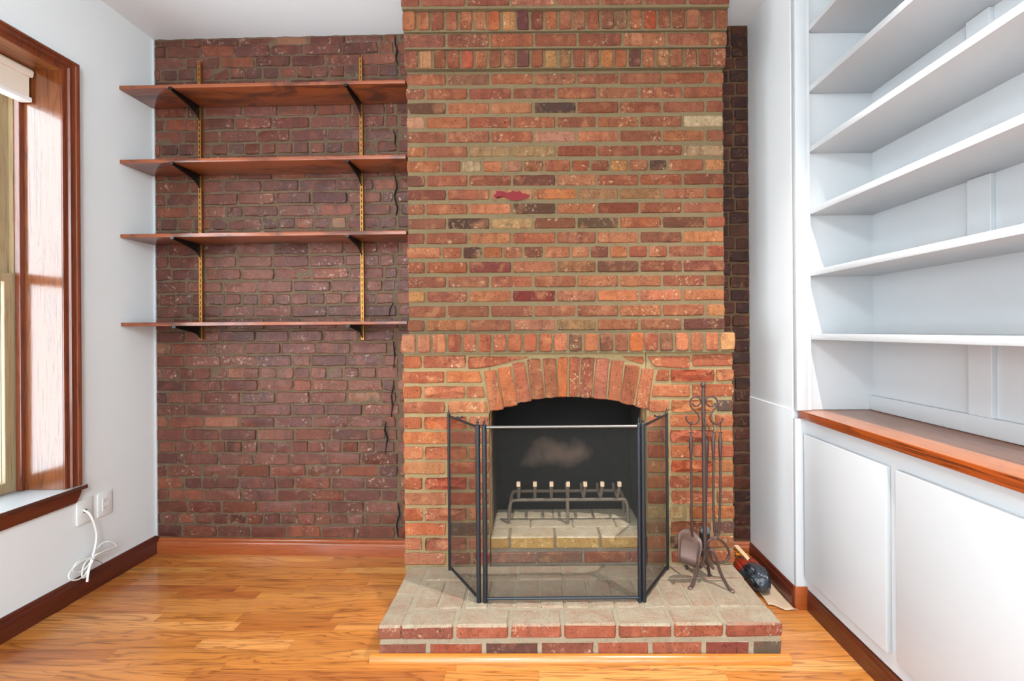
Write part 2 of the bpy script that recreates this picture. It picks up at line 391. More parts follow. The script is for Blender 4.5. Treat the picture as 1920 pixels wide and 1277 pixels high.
# ---------------------------------------------------------------- floor, planks, ceiling, walls
HUE = (1, 1, 1); TONE = 1.0
fl = MB().box(LX-.3, 1.75, REAR, 2.75, -.12, -.03).build('floor', M['slot_gap']); fl['kind'] = 'structure'
fpal = [(190, 118, 54), (184, 112, 50), (196, 126, 62), (176, 104, 44), (190, 118, 54), (186, 114, 52), (204, 138, 72), (168, 96, 42)]
y = 2.62; pw = .0572; ri = 0
def plank(x0, x1, y0, y1, col, name='plank'):
    bm = bmesh.new(); bmesh.ops.create_cube(bm, size=1); cx, cy = (x0+x1)/2, (y0+y1)/2
    for v in bm.verts:
        X = v.co.x*(x1-x0-.0007); v.co = Vector((X, v.co.y*(y1-y0-.0007), (-.018 if v.co.z < 0 else 0) + FZ(cx + X)))
    me = bpy.data.meshes.new(name); bm.to_mesh(me); bm.free(); me.materials.append(M['floor'])
    o = bpy.data.objects.new(name, me); o.location = (cx, cy, 0); o.color = lin(col); C.objects.link(o); o.parent = fl
while y > .75:
    x = LX + .0; x -= R.uniform(0, .6); first = True
    while x < 1.24:
        L = R.uniform(.32, .95); x1 = min(x + L, 1.24)
        if 1.24 - x1 < .15: x1 = 1.24
        a = max(x, LX)
        if x1 - a > .05 and not (y < 2.62 and a > -.62 and x1 < .9 and y - pw > 1.80): plank(a, x1, y - pw, y, vary(R.choice(fpal), 6))
        x = x1 + (0 if x1 < 1.24 else 9)
    y -= pw; ri += 1
# the rest of the floor behind the viewer in one sheet with the same boards in its grain
rest = MB().add([(LX, REAR, FZ(LX)-.0006), (1.24, REAR, FZ(1.24)-.0006), (1.24, y, FZ(1.24)-.0006), (LX, y, FZ(LX)-.0006)], [(0, 1, 2, 3)]).build('rear_floorboards', M['floor'], fl); rest.color = lin((194, 124, 62)); rest['kind'] = 'stuff'
ce = MB().box(LX-.3, 1.75, REAR, 2.85, CZ, CZ+.1).build('ceiling', M['ceil']); ce['kind'] = 'structure'

WY0, WY1, WZ0, WZ1 = .95, 2.105, .557, 2.508    # window opening on left wall
lw = MB().box(LX-.21, LX, WY1+.016, 2.75, -.02, CZ).box(LX-.21, LX, .75, WY0-.016, -.02, CZ).box(LX-.21, LX, REAR, -.15, -.02, CZ).box(LX-.21, LX, -.15, .75, 2.2, CZ).box(LX-.21, LX, -.15, .75, -.02, .08).box(LX-.21, LX, WY0-.016, WY1+.016, -.02, WZ0-.03).box(LX-.21, LX, WY0-.016, WY1+.016, WZ1+.016, CZ).build('wall_left', M['wall'])
lw['kind'] = 'structure'
bd = MB().box(LX-.001, LX+.010, YB(LX)-.012, YB(LX)+.0, .09, CZ-.004).build('trim_2', M['gloss'], bevel=.004, smooth=True); bd['kind'] = 'structure'
rw = MB().box(RX, 1.75, 2.1105, 2.75, -.02, CZ).build('wall_right', paint('white_right_wall_paint', (220, 221, 222), .35)); rw['kind'] = 'structure'
# wainscot panel, slightly proud, low on that wall
wp = MB().box(RX-.006, RX, 2.0985, YB(RX)-.004, .09, .905).build('panel', paint('white_panel_paint', (230, 231, 233), .3), rw, bevel=.002)
rr = MB().box(1.602, 1.75, REAR, 2.110, -.02, CZ).build('wall_right_near', M['wall']); rr['kind'] = 'structure'
re = MB().box(LX-.2, -1.7, REAR-.1, REAR, -.02, CZ).box(1.5, 1.75, REAR-.1, REAR, -.02, CZ).box(-1.7, 1.5, REAR-.1, REAR, -.02, .15).box(-1.7, 1.5, REAR-.1, REAR, 2.75, CZ).build('wall_rear', M['wall']); re['kind'] = 'structure'

# ---------------------------------------------------------------- brick back wall (old dark brick)
def wallpx(x, y):
    X = P(x, y, 2.58).x
    for _ in range(4): X = P(x, y, YB(X)).x
    return X
def bframe(s, z, d): return Vector((s, YB(s) - d, z))
def mortar_sheet(name, x0, x1, z0, z1, step, yf, amp, m):
    nx = int((x1-x0)/step)+1; nz = int((z1-z0)/step)+1; vs = []; fs = []
    for i in range(nx+1):
        for k in range(nz+1):
            X = x0 + (x1-x0)*i/nx; Z = z0 + (z1-z0)*k/nz
            vs.append((X, yf(X) - amp*noise.fractal(Vector((X*18, 3, Z*22)), 1.0, 2.0, 3), Z))
    for i in range(nx):
        for k in range(nz): a = i*(nz+1)+k; fs.append((a, a+nz+1, a+nz+2, a+1))
    return vs, fs
HUE = (1.04, .94, .82); TONE = .74
backpal = [(118, 64, 50), (110, 60, 48), (124, 70, 54), (106, 60, 50), (130, 72, 52), (114, 64, 52), (122, 64, 48), (100, 56, 48)]
heads = [128.5, 270, 410.5, 552, 690, 828, 963.5]
rows = []                                # (y top, y bottom, header?)
ys = [67, 86.5, 107.5]
for a in ys: rows.append((a, a + 19.2, False))
for i in range(len(heads)-1):
    for k in range(6):
        a = heads[i] + (heads[i+1]-heads[i])*k/6; rows.append((a, a + 19.5, k == 0))
rows.append((963.5, 981.5, True)); rows.append((986, 1006, False))
wb = thing('wall_back', 'dark red old brick alcove wall behind the four stained shelves', 'wall', (0, 0, 0)); del wb['category']; wb['kind'] = 'structure'
vs, fs = mortar_sheet('m', LX-.02, -.55, -.05, CZ, .014, YB, .005, None)
MB().add(vs, fs).build('mortar', M['mortar_back'], wb, smooth=True)
MB().box(LX-.2, -.4, 2.66, 2.8, -.05, CZ).build('masonry_core', M['mortar_back'], wb)
for ri, (ya, yb_, hd) in enumerate(rows):
    Zt = P(450, ya, YB(wallpx(450, ya))).z; Zb = P(450, yb_, YB(wallpx(450, yb_))).z
    if ri == 0: Zt = CZ - .006
    x = 287.0; first = True; lim = 745 + R.uniform(-7, 5)
    nxt = [.5, 1, .45, .9, .55, 1][ri % 6]
    while x < 775:
        L = (31.5 if hd else 67.0)*R.uniform(.94, 1.06)
        if first: L *= R.uniform(.3, .6) if ri % 2 else R.uniform(.8, 1); first = False
        if not hd and R.random() < .06: L *= .5
        b = x + L
        if x < lim and b > lim - 12: b = lim
        if b > 768: b = 782
        A, B = wallpx(x, ya) + .005, wallpx(b, ya) - .0055
        if B - A > .02:
            col = vary(R.choice(backpal), 9)
            if R.random() < .06: col = vary((150, 84, 58))
            if R.random() < .015: col = vary((160, 116, 92))
            if ya > 620 and R.random() < .5: col = tuple(c_*.9 + k_*.1 for c_, k_ in zip(col, (190, 140, 130)))  # window glare mixed into the colour of the lower bricks
            dz = lambda: jit(.0028)
            face_brick('header_brick' if hd else 'brick', [(A+jit(.002), Zt+dz()), (B+jit(.002), Zt+dz()), (B+jit(.002), Zb+dz()), (A+jit(.002), Zb+dz())], bframe, col, M['brick_back'], wb, proud=.0055, depth=.03, ej=.003, rough=.004 if R.random() < .25 else 0)
        x = b + (3 if b == lim else 0)
# jagged settlement cracks
for pts in ([(741, 68), (742, 84), (745, 96), (743, 110), (747, 125)], [(737, 243), (742, 255), (741, 272)], [(741, 330), (745, 352), (740, 368), (746, 392), (743, 405)],
            [(738, 568), (732, 580), (731, 592)], [(738, 722), (735, 742), (737, 760), (734, 782)], [(724, 790), (722, 806), (727, 822), (723, 850)], [(747, 942), (750, 962), (744, 985), (747, 1006)], [(738, 640), (741, 668), (739, 690)]):
    mb = MB(); vs = []; fs = []
    for i, (px, py) in enumerate(pts):
        X = wallpx(px, py); Z = P(px, py, YB(X)).z; ww = .0035 if 0 < i < len(pts)-1 else .001
        vs += [bframe(X-ww, Z, .0115), bframe(X+ww, Z, .0115), bframe(X+ww, Z, .002), bframe(X-ww, Z, .002)]
        if i: k = 4*i; fs += [(k-4, k-3, k+1, k), (k-3, k-2, k+2, k+1), (k-1, k-4, k, k+3)]
    mb.add(vs, fs).build('crack', M['crack'], wb)
HUE = (1.08, .86, .62); TONE = .50  # recess shade is put into this strip's brick and mortar colour
wr = thing('wall_back_right', 'old brick strip in the gap right of the chimney, coloured dark for shade', 'wall', (0, 0, 0)); del wr['category']; wr['kind'] = 'structure'
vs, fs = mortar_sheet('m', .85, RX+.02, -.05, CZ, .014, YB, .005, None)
MB().add(vs, fs).build('mortar', mortar_mat('shaded_old_mortar', (60, 38, 18), (92, 62, 32), (30, 16, 8), rough=.7), wr, smooth=True)
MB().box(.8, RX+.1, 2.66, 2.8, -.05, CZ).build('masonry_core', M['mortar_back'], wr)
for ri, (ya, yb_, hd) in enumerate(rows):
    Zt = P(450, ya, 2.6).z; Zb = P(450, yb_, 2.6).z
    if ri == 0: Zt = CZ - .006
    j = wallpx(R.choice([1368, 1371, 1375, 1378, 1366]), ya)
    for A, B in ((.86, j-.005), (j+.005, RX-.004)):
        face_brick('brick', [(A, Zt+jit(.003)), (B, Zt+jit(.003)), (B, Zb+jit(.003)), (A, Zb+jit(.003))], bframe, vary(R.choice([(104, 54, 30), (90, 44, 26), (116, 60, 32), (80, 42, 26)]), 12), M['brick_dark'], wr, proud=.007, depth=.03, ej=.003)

HUE = (1.0, .955, .86); TONE = .71
# ---------------------------------------------------------------- upper chimney breast
ch = thing('chimney_breast', 'tall orange red brick chimney breast rising above the arched fireplace', 'chimney', (.14, 2.3, 1.27))
core = MB().box(CX0+.004, CX1-.004, UY+.001, 2.62, P(762, 626, UY).z, CZ)
for (ya, yb2, Yp) in ((129.5, 94, 2.262), (92, 63, 2.245), (60, 20, 2.23), (17, -30, 2.205)):
    core.box(CX0+.004, CX1-.004, Yp+.001, 2.4, P(762, ya, Yp).z, min(CZ, P(762, yb2, Yp).z+.012))
core.build('mortar_core', M['mortar'], ch)
FULL = [838, 919, 1000, 1081, 1161, 1241, 1322]; HALF = [798, 878, 960, 1043, 1119, 1199, 1280]
HEAD = [827, 865, 904, 943, 981, 1020, 1071, 1107, 1143, 1179, 1216, 1252, 1320]
HEAD2 = [828, 867, 905, 943, 981, 1019, 1070, 1106, 1142, 1178, 1215, 1252, 1322]
up = [((140, 160), FULL, 'f'), ((167, 187), HALF, 'h'), ((194, 214), FULL, ''), ((221, 241), HALF, ''), ((248, 268), FULL, ''), ((276, 295), HALF, ''),
      ((303, 323), HEAD, ''), ((330, 350), HALF, ''), ((356.5, 375.5), FULL, ''), ((383.5, 402.5), HALF, ''), ((410.5, 430), FULL, ''), ((438, 458), HALF, ''),
      ((464.5, 485), HEAD2, ''), ((492, 512.5), HALF, ''), ((519.5, 540), FULL, ''), ((547, 567), HALF, ''), ((575, 595.5), FULL, ''), ((601, 621.5), HALF, '')]
uppal = [(172, 98, 66), (163, 91, 62), (176, 105, 73), (156, 88, 62), (182, 107, 69), (148, 84, 60), (166, 99, 72), (182, 111, 75), (160, 93, 68), (172, 94, 62)]
SP = {  # (row, left px of brick) -> colour
 (2, 762): (96, 68, 48), (2, 1000): (74, 56, 52), (3, 1280): (222, 196, 170), (3, 762): (206, 150, 122), (4, 1000): (196, 134, 116), (4, 1081): (204, 124, 92), (5, 878): (172, 132, 100),
 (5, 960): (176, 142, 104), (5, 1280): (190, 160, 128), (6, 865): (190, 160, 132), (6, 943): (170, 120, 92), (6, 981): (130, 84, 56), (6, 1143): (196, 138, 84), (6, 1216): (84, 62, 48), (6, 1320): (216, 146, 98),
 (7, 960): (104, 66, 50), (7, 762): (112, 72, 58), (8, 762): (124, 72, 54), (8, 1081): (178, 132, 94), (8, 1161): (164, 118, 80), (8, 1000): (206, 126, 78), (9, 960): (92, 64, 50), (9, 878): (210, 134, 92),
 (9, 1119): (132, 72, 52), (10, 838): (80, 62, 50), (10, 919): (186, 152, 104), (10, 1081): (92, 74, 58), (10, 1241): (112, 70, 48), (10, 1000): (140, 84, 58), (11, 1199): (140, 80, 60), (11, 1280): (206, 132, 84),
 (12, 867): (84, 56, 50), (12, 905): (176, 100, 58), (12, 981): (128, 84, 58), (12, 1106): (110, 66, 50), (13, 878): (122, 58, 56), (13, 1043): (142, 92, 58), (13, 1119): (104, 74, 56), (13, 1199): (124, 76, 52), (13, 1280): (124, 66, 56),
 (14, 1241): (150, 80, 58), (14, 1322): (150, 92, 54), (15, 762): (204, 146, 92), (15, 960): (122, 44, 38), (15, 1119): (208, 124, 86), (15, 1199): (206, 122, 86), (15, 1280): (202, 120, 78), (17, 1043): (168, 128, 88), (17, 1280): (112, 72, 64),
 (17, 960): (180, 118, 92), (16, 1322): (214, 140, 96), (1, 878): (156, 82, 60), (0, 838): (150, 98, 74), (0, 918): (196, 134, 96), (0, 1000): (160, 100, 78), (8, 919): (206, 140, 112)}
for ri, (tb, xs, _) in enumerate(up):
    qs = rows_px(tb, xs, UY, CX0 + jit(.004), CX1 + jit(.004)); keys = [762] + list(xs)
    for i, q in enumerate(qs):
        col = SP.get((ri, keys[i]))
        col = vary((col[0]*1.06, col[1]*.95, col[2]*.86) if max(col) < 135 else col, 4) if col else vary(R.choice(uppal), 8)
        end = i in (0, len(qs)-1)
        o = face_brick('brick', q, flat(UY), col, M['brick'], ch, depth=.26 if end else .06)
        if (ri, keys[i]) == (8, 919): red_q = q
        if (ri, keys[i]) == (15, 960): o['label'] = 'deep maroon brick'
for a_, b_ in ((947, 229), (1205, 229.5)):
    p = P(a_, b_, UY-.008); MB().tube([p + Vector((0, .004, 0)), p + Vector((0, -.001, 0))], .0028, 8).build('screw_hole', M['hole'], ch)
# red paint left on one brick
pts = [(930, 372), (925, 367), (931, 362), (929, 358), (940, 358), (946, 362), (955, 361), (962, 357), (968, 360), (975, 358), (979, 363), (986, 363), (994, 366), (990, 370), (982, 373), (970, 376), (957, 375), (948, 370), (940, 367), (934, 368)]
vs = [P(a, b, UY-.0115) for a, b in pts]; ctr = sum(vs, Vector())/len(vs); k = len(vs)
o = MB().add([ctr] + vs, [(0, i+1, (i+1) % k + 1) for i in range(k)]).build('paint_patch', plain('old_red_paint', (108, 10, 16), .8), ch); o['label'] = 'flaking red paint on one brick'
# corbelled courses at the top
def soldiers(tb, x0, x1, n, Y0, pal, m, parent, special={}, name='soldier_brick', depth=.08):
    Zt = P(762, tb[0], Y0).z; Zb = P(762, tb[1], Y0).z; ym = sum(tb)/2
    for i in range(n):
        a = CX0 + (CX1-CX0)*i/n; b = CX0 + (CX1-CX0)*(i+1)/n
        a += .0055 + jit(.002) if i else 0; b -= .0055 + jit(.002) if i < n-1 else 0
        col = vary(special[i], 3) if i in special else vary(R.choice(pal), 9)
        t_ = jit(.0015)
        face_brick(name, [(a+t_, Zt+jit(.002)), (b+t_, Zt+jit(.002)), (b-t_, Zb+jit(.002)), (a-t_, Zb+jit(.002))], flat(Y0), col, m, parent, depth=.3 if i in (0, n-1) else depth, proud=.007, ej=.002)
soldiers((96, 128.5), 760, 1362, 23, 2.262, uppal, M['brick'], ch, {1: (196, 140, 104), 4: (188, 86, 62), 10: (196, 146, 96), 11: (140, 100, 66), 14: (194, 122, 62), 13: (140, 76, 52), 16: (110, 66, 56), 18: (156, 104, 66), 8: (116, 70, 62)})
for q in rows_px((65, 89), [837, 918, 1001, 1083, 1167, 1249, 1331], 2.245, CX0, CX1): face_brick('brick', q, flat(2.245), vary(R.choice(uppal), 9), M['brick'], ch, depth=.08)
soldiers((22.5, 57.5), 757, 1366, 23, 2.23, uppal, M['brick'], ch, {7: (214, 150, 100), 8: (104, 50, 50), 6: (190, 96, 52), 9: (130, 66, 52), 15: (150, 106, 80), 16: (186, 106, 74), 17: (184, 84, 50)})
for q in rows_px((-14, 12), [788, 874, 957, 1042, 1126, 1207, 1289], 2.205, CX0, CX1): face_brick('brick', q, flat(2.205), vary(R.choice([(168, 96, 76), (156, 84, 66), (180, 108, 90)]), 7), M['brick'], ch, depth=.09)
for q in rows_px((-34, -19), [830, 915, 1000, 1084, 1166, 1248, 1330], 2.205, CX0, CX1): face_brick('brick', q, flat(2.205), vary(R.choice(uppal), 7), M['brick'], ch, depth=.09)

TONE = .74
# ---------------------------------------------------------------- fireplace surround
fp = thing('fireplace', 'arched brick fireplace with soldier course mantel and sooty black firebox', 'fireplace', (.14, 2.2, HZ))
OX0, OX1 = P(919, 900, LY).x, P(1212, 900, LY).x
mc = MB()
Z0 = -.02; ZM = P(762, 663, LY).z
mc.box(CX0+.004, OX0-.004, LY+.001, 2.62, Z0, P(919, 773, LY).z)
mc.box(OX1+.004, CX1-.004, LY+.001, 2.62, Z0, P(1212, 768, LY).z)
arch_in = [(919, 773), (930, 769.5), (944, 766), (957, 762), (971, 757.5), (984, 753.5), (997, 750), (1010, 748.5), (1024, 747), (1046, 746), (1060, 745.5), (1084, 746), (1110, 746.5), (1136, 749.5), (1163, 755), (1188, 761), (1202, 765), (1212, 768)]
vs = []; fs = []
for (px, py) in arch_in:
    for d, up_ in ((0, 0), (.12, 0), (0, 1), (.12, 1)):
        p = P(px, py, LY); vs.append((p.x, LY + .001 + d, ZM if up_ else p.z + .004))
for i in range(len(arch_in)-1):
    a = 4*i; b = a+4; fs += [(a, b, b+2, a+2), (a+1, a+3, b+3, b+1), (a, a+1, b+1, b), (a+2, b+2, b+3, a+3)]
mc.add(vs, fs)
mc.box(CX0+.004, OX0, LY+.001, 2.62, P(919, 774, LY).z, ZM).box(OX1, CX1-.004, LY+.001, 2.62, P(1212, 769, LY).z, ZM)
mc.box(CX0+.004, CX1-.004, UY+.051, 2.62, ZM, P(762, 626, UY).z - .0005)
mc.build('mortar_core', M['mortar_low'], fp)
MB().box(CX0+.004, CX1-.004, 2.175+.001, UY+.05, P(762, 664, 2.175).z, P(762, 626, UY).z - .0005).build('mantel_bed', M['mortar'], fp)
lowpal = [(206, 120, 80), (196, 106, 68), (210, 132, 94), (190, 102, 70), (182, 98, 66), (202, 126, 94), (214, 128, 80)]
soldiers((627.5, 661), 755, 1377, 22, 2.175, [(184, 104, 72), (172, 94, 68), (194, 114, 78), (180, 96, 62)], M['brick'], fp,
         {0: (206, 138, 112), 1: (204, 130, 98), 2: (208, 128, 92), 11: (120, 78, 56), 12: (184, 106, 72), 13: (126, 74, 56), 14: (150, 86, 62), 15: (204, 108, 56), 16: (170, 88, 64), 17: (132, 86, 58), 18: (208, 130, 92), 20: (206, 122, 84), 19: (186, 110, 78), 21: (222, 166, 116)}, name='mantel_brick', depth=.1)
lf = flat(LY)
def lowrow(tb, segs, ri):
    y0, y1 = tb; Zt, Zb = P(762, y0, LY).z, P(762, y1, LY).z; ym = (y0+y1)/2
    for s in segs:
        a, b = s[0], s[1]; col = s[2] if len(s) > 2 and s[2] else None; rg = s[3] if len(s) > 3 else 0
        A = CX0 + jit(.003) if a <= 762 else P(a, ym, LY).x + .0045; B = CX1 + jit(.003) if b >= 1370 else P(b, ym, LY).x - .0045
        sl = s[4] if len(s) > 4 else (0, 0)      # extra x shift of right end (top, bottom) in px or left end
        k = LY/F; q = [[A, Zt], [B, Zt], [B, Zb], [A, Zb]]
        if sl[0] == 'R': q[1][0] += sl[1]*k; q[2][0] += sl[2]*k
        if sl[0] == 'L': q[0][0] += sl[1]*k; q[3][0] += sl[2]*k
        if sl[0] == 'Q': q = [[P(c_[0], c_[1], LY).x, P(c_[0], c_[1], LY).z] for c_ in sl[1]]
        for c_ in q: c_[1] += jit(.0015)
        end = a <= 762 or b >= 1370 or abs(a-1212) < 3 or abs(b-919) < 3
        face_brick('brick', q, lf, vary(col, 4) if col else vary(R.choice(lowpal), 8), M['brick_low'], fp, depth=.24 if end else .05, rough=rg, ej=.002, proud=.007 + (rg*.5))
RG = .014
lowrow((668, 690), [(758, 792), (792, 875, (176, 96, 68)), (875, 990, (176, 92, 66), 0, ('Q', [(878, 668.5), (991, 669), (906, 691), (878, 691)])),
        (1163, 1208, (190, 106, 74), 0, ('Q', [(1166, 668), (1207, 668.5), (1207, 684), (1180, 677)])), (1211, 1295, (192, 110, 76), 0, ('Q', [(1213, 668), (1293, 667.5), (1293, 690), (1226, 687)])), (1296, 1376)], 0)
lowrow((697, 718), [(758, 835), (835, 903, None, 0, ('R', -2, 3)), (1229, 1256, None, 0, ('L', 3, -3)), (1256, 1340, (184, 88, 54), RG), (1340, 1376, (168, 96, 62))], 1)
lowrow((725, 747), [(758, 792), (794, 873, (206, 122, 92), RG), (873, 909, None, 0, ('R', -2, 3)), (1221, 1295, None, 0, ('L', 3, -2)), (1296, 1376)], 2)
lowrow((754, 775), [(758, 836, (178, 104, 76)), (838, 914, None, 0, ('R', -1, 3)), (1215, 1256), (1257, 1337, (216, 140, 92), RG), (1342, 1376, (92, 80, 74))], 3)
lowrow((782, 804), [(758, 793), (794, 877, (210, 112, 68), RG), (878, 919), (1212, 1254, (208, 132, 96)), (1255, 1338), (1339, 1376)], 4)
lowrow((810, 832), [(758, 842), (842, 919, (186, 110, 84)), (1212, 1254, (196, 122, 94)), (1255, 1338, (194, 102, 74), RG), (1340, 1376)], 5)
lowrow((838, 861), [(758, 795), (796, 877, (196, 110, 82), RG), (878, 919), (1212, 1256), (1256, 1297), (1298, 1376)], 6)
lowrow((867, 889), [(758, 836, (206, 140, 98)), (838, 919), (1212, 1256, (206, 142, 98)), (1257, 1336, (196, 92, 56), RG), (1338, 1376, (204, 132, 92))], 7)
lowrow((895.5, 917.5), [(758, 794), (796, 877, (186, 82, 60), RG), (878, 919), (1212, 1254), (1255, 1294, (178, 92, 64), .008), (1295, 1376)], 8)
lowrow((924, 947), [(758, 839, (186, 124, 92)), (840, 919), (1212, 1256), (1257, 1340, (196, 112, 82), RG), (1342, 1376, (180, 112, 82))], 9)
lowrow((953, 976), [(758, 794), (796, 877, (190, 110, 84), RG), (878, 919), (1212, 1254, (206, 178, 128)), (1255, 1290, (182, 156, 112)), (1291, 1376, (208, 122, 76))], 10)
lowrow((981.5, 1003.5), [(758, 838, (212, 118, 76)), (840, 919, (110, 86, 76)), (1212, 1254, (176, 132, 100)), (1256, 1334, (170, 100, 66), RG), (1338, 1376, (118, 84, 82))], 11)
lowrow((1009, 1031), [(758, 793), (796, 877, (176, 106, 86), RG), (878, 919), (1212, 1254), (1255, 1290, (84, 66, 52)), (1291, 1376, (182, 112, 76))], 12)
lowrow((1037, 1058), [(758, 838, (202, 128, 100)), (842, 884, (160, 100, 84)), (885, 920, (186, 66, 62)), (1212, 1256, (190, 120, 94)), (1257, 1300, (170, 92, 72)), (1301, 1376, (196, 118, 84))], 13)
# arch, each voussoir from its own four corners
A4 = [(315, 405, 392, 380, 360, 468, 698, 690), (420, 520, 368, 350, 470, 575, 670, 658), (533, 625, 324, 316, 575, 680, 634, 622), (645, 745, 298, 296, 682, 785, 614, 604), (765, 868, 294, 292, 790, 880, 600, 594),
      (885, 957, 285, 284, 886, 952, 590, 590), (970, 1052, 284, 284, 970, 1036, 590, 590), (1067, 1166, 286, 286, 1046, 1140, 596, 598), (1180, 1276, 294, 296, 1150, 1250, 604, 610), (1294, 1388, 306, 312, 1262, 1358, 612, 626),
      (1400, 1510, 340, 352, 1366, 1460, 640, 656), (1525, 1616, 368, 376, 1475, 1575, 666, 686)]
acol = [(200, 116, 76), (206, 118, 74), (190, 110, 80), (170, 98, 72), (164, 98, 68), (206, 112, 62), (178, 98, 70), (160, 88, 66), (182, 110, 84), (186, 110, 78), (190, 104, 68), (196, 112, 76)]
AY = 2.196
for a, c_ in zip(A4, acol):
    f_ = lambda X_, Y_: P(830 + X_/4.085, 600 + Y_/4.085, AY)
    q = [f_(a[0], a[2]), f_(a[1], a[3]), f_(a[5], a[7]), f_(a[4], a[6])]
    face_brick('arch_brick', [(p.x, p.z) for p in q], flat(AY), vary(c_, 3), M['brick'], fp, depth=.11, proud=.007, ej=.0018)
# firebox
FBY = 2.56; FT = P(1010, 1007, LY).z
MB().box(OX0-.05, OX1+.05, FBY, FBY+.04, HZ-.02, 1.22).build('fireback', M['soot'], fp)
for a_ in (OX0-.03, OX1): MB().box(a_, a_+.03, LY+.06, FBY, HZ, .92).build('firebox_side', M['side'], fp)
MB().box(OX0-.05, OX0-.01, LY+.12, FBY, .90, 1.22).box(OX1+.01, OX1+.05, LY+.12, FBY, .90, 1.22).box(OX0-.05, OX1+.05, LY+.12, FBY+.04, 1.22, 1.25).box(OX0-.05, OX1+.05, LY+.121, LY+.14, P(1010, 744, LY).z+.03, 1.22).build('smoke_chamber', M['soot'], fp)
# raised firebox floor: yellow firebricks over a red course
gx = lambda px: P(px, 1018, LY).x
MB().box(OX0, OX1, LY+.012, FBY, HZ-.02, FT-.006).build('ledge_bed', mortar_mat('ash_mortar', (150, 134, 112), (128, 112, 92), (84, 72, 60)), fp)
for a, b in ((920, 954), (956, 1039.5), (1041.5, 1124.5), (1127, 1212)):
    block('firebrick', max(OX0, gx(a)+.002), min(OX1, gx(b)-.002), LY, LY+.112, FT-.057, FT, vary((222, 178, 108), 5), M['firebrick'], fp, .005)
for k_, y0 in enumerate((LY+.116, LY+.232)):
    e = [OX0] + [gx(v) + .1*(k_ == 0) for v in (955, 1040, 1125)] + [OX1]
    for i in range(4):
        if e[i+1]-e[i] > .03: block('firebrick', e[i]+.002, e[i+1]-.002, y0, y0+.112, FT-.057, FT-.001, vary((196, 168, 122), 6), M['firebrick'], fp, .005)
for a, b, c_ in ((921, 1006, (176, 132, 118)), (1008, 1092, (150, 118, 104)), (1096, 1176, (178, 104, 80)), (1178, 1212, (170, 100, 84))):
    block('brick', P(a, 1046, LY).x, P(b, 1046, LY).x, LY+.004, LY+.1, P(1010, 1057, LY).z, P(1010, 1037, LY).z, vary(c_, 5), M['brick_low'], fp, .005)

TONE = .84
# ---------------------------------------------------------------- hearth
hh = thing('brick_hearth', 'low raised brick hearth slab with dusty tan top in front of the fireplace', 'hearth', (.14, 1.98, 0))
HY = 1.755; HX0, HX1 = -.632, .937
MB().box(HX0+.008, HX1-.008, HY+.008, 2.1995, -.01, HZ-.004).build('mortar_bed', M['mortar_hearth'], hh)
zt0 = HZ-.056
hc = lambda px: P(px, 1170, HY).x
ht = lambda: vary(R.choice([(168, 92, 68), (160, 84, 62), (176, 100, 76), (150, 88, 70)]), 8)
fe = [HX0, hc(748), hc(852), hc(955), hc(1055), hc(1158), hc(1262), hc(1359), HX1]
for i in range(8):
    a, b = fe[i], fe[i+1]
    if i == 0: continue
    block('brick', a+.005, b-(.005 if i < 7 else 0), HY+jit(.002), HY+.102, zt0, HZ+jit(.0015), ht(), M['brick_hearth'], hh, .007, .0018)
# left edge bricks laid front to back
for y0, y1 in ((HY, 1.96), (1.97, 2.19)):
    block('brick', HX0, HX0+.093, y0, y1-.005, zt0, HZ+jit(.002), ht(), M['brick_hearth'], hh, .007, .002)
x = HX0+.103; i = 0
while x < HX1-.03:
    b = min(x+.105, HX1)
    if HX1-b < .05: b = HX1
    block('brick', x+.0035, b-.0035, HY+.11, HY+.313, zt0, HZ+jit(.0018), ht(), M['brick_hearth'], hh, .006, .0018); x = b
x = HX0+.103
while x < HX1-.03:
    b = min(x+.212, HX1)
    if HX1-b < .08: b = HX1
    block('brick', x+.004, b-.004, HY+.32, HY+.44, zt0, HZ+jit(.0018), ht(), M['brick_hearth'], hh, .006, .0018); x = b
lc = lambda px: P(px, 1212, HY).x
le = [HX0+.004, lc(802), lc(907), lc(1012), lc(1117), lc(1220), lc(1321), lc(1410), HX1-.002]
lcol = [(150, 92, 80), (164, 84, 60), (104, 72, 64), (140, 84, 66), (176, 96, 74), (172, 94, 74), (140, 66, 58), (104, 90, 80)]
for i in range(8): block('brick', le[i]+(.006 if i else 0), le[i+1]-(.006 if i < 7 else 0), HY+.006, HY+.1, .012, .071, vary(lcol[i], 4), M['brick_hearth'], hh, .005, .0018)
for x0, x1 in ((HX0+.004, HX0+.1), (HX1-.1, HX1-.004)):
    for y0, y1 in ((HY+.104, 1.98), (1.985, 2.19)): block('brick', x0, x1, y0, y1-.005, .012, .071, ht(), M['brick_hearth'], hh, .005)
# quarter round moulding
qr = MB(); n = 7
def qprof(i):
    X, o_ = [(HX0-.026, 0), (HX0-.002, 0), (HX1+.002, 0), (HX1+.026, 0)][i]
    ex = i in (0, 3)
    pts = [(HY+.003, 0), (HY+.003, .027)] + [(HY+.003-.024*math.sin(a*math.pi/2/6), .003+.024*math.cos(a*math.pi/2/6)) for a in range(1, 7)] + [(HY-.021, 0)]
    return [Vector((X if not ex else (X + (HY+.003-py)*0), py, pz*(1 if not ex else 1) + FZ(X)+.001)) for py, pz in pts]
qr.sweep(4, qprof); o = qr.build('trim_1', M['round'], smooth=True); o['kind'] = 'structure'

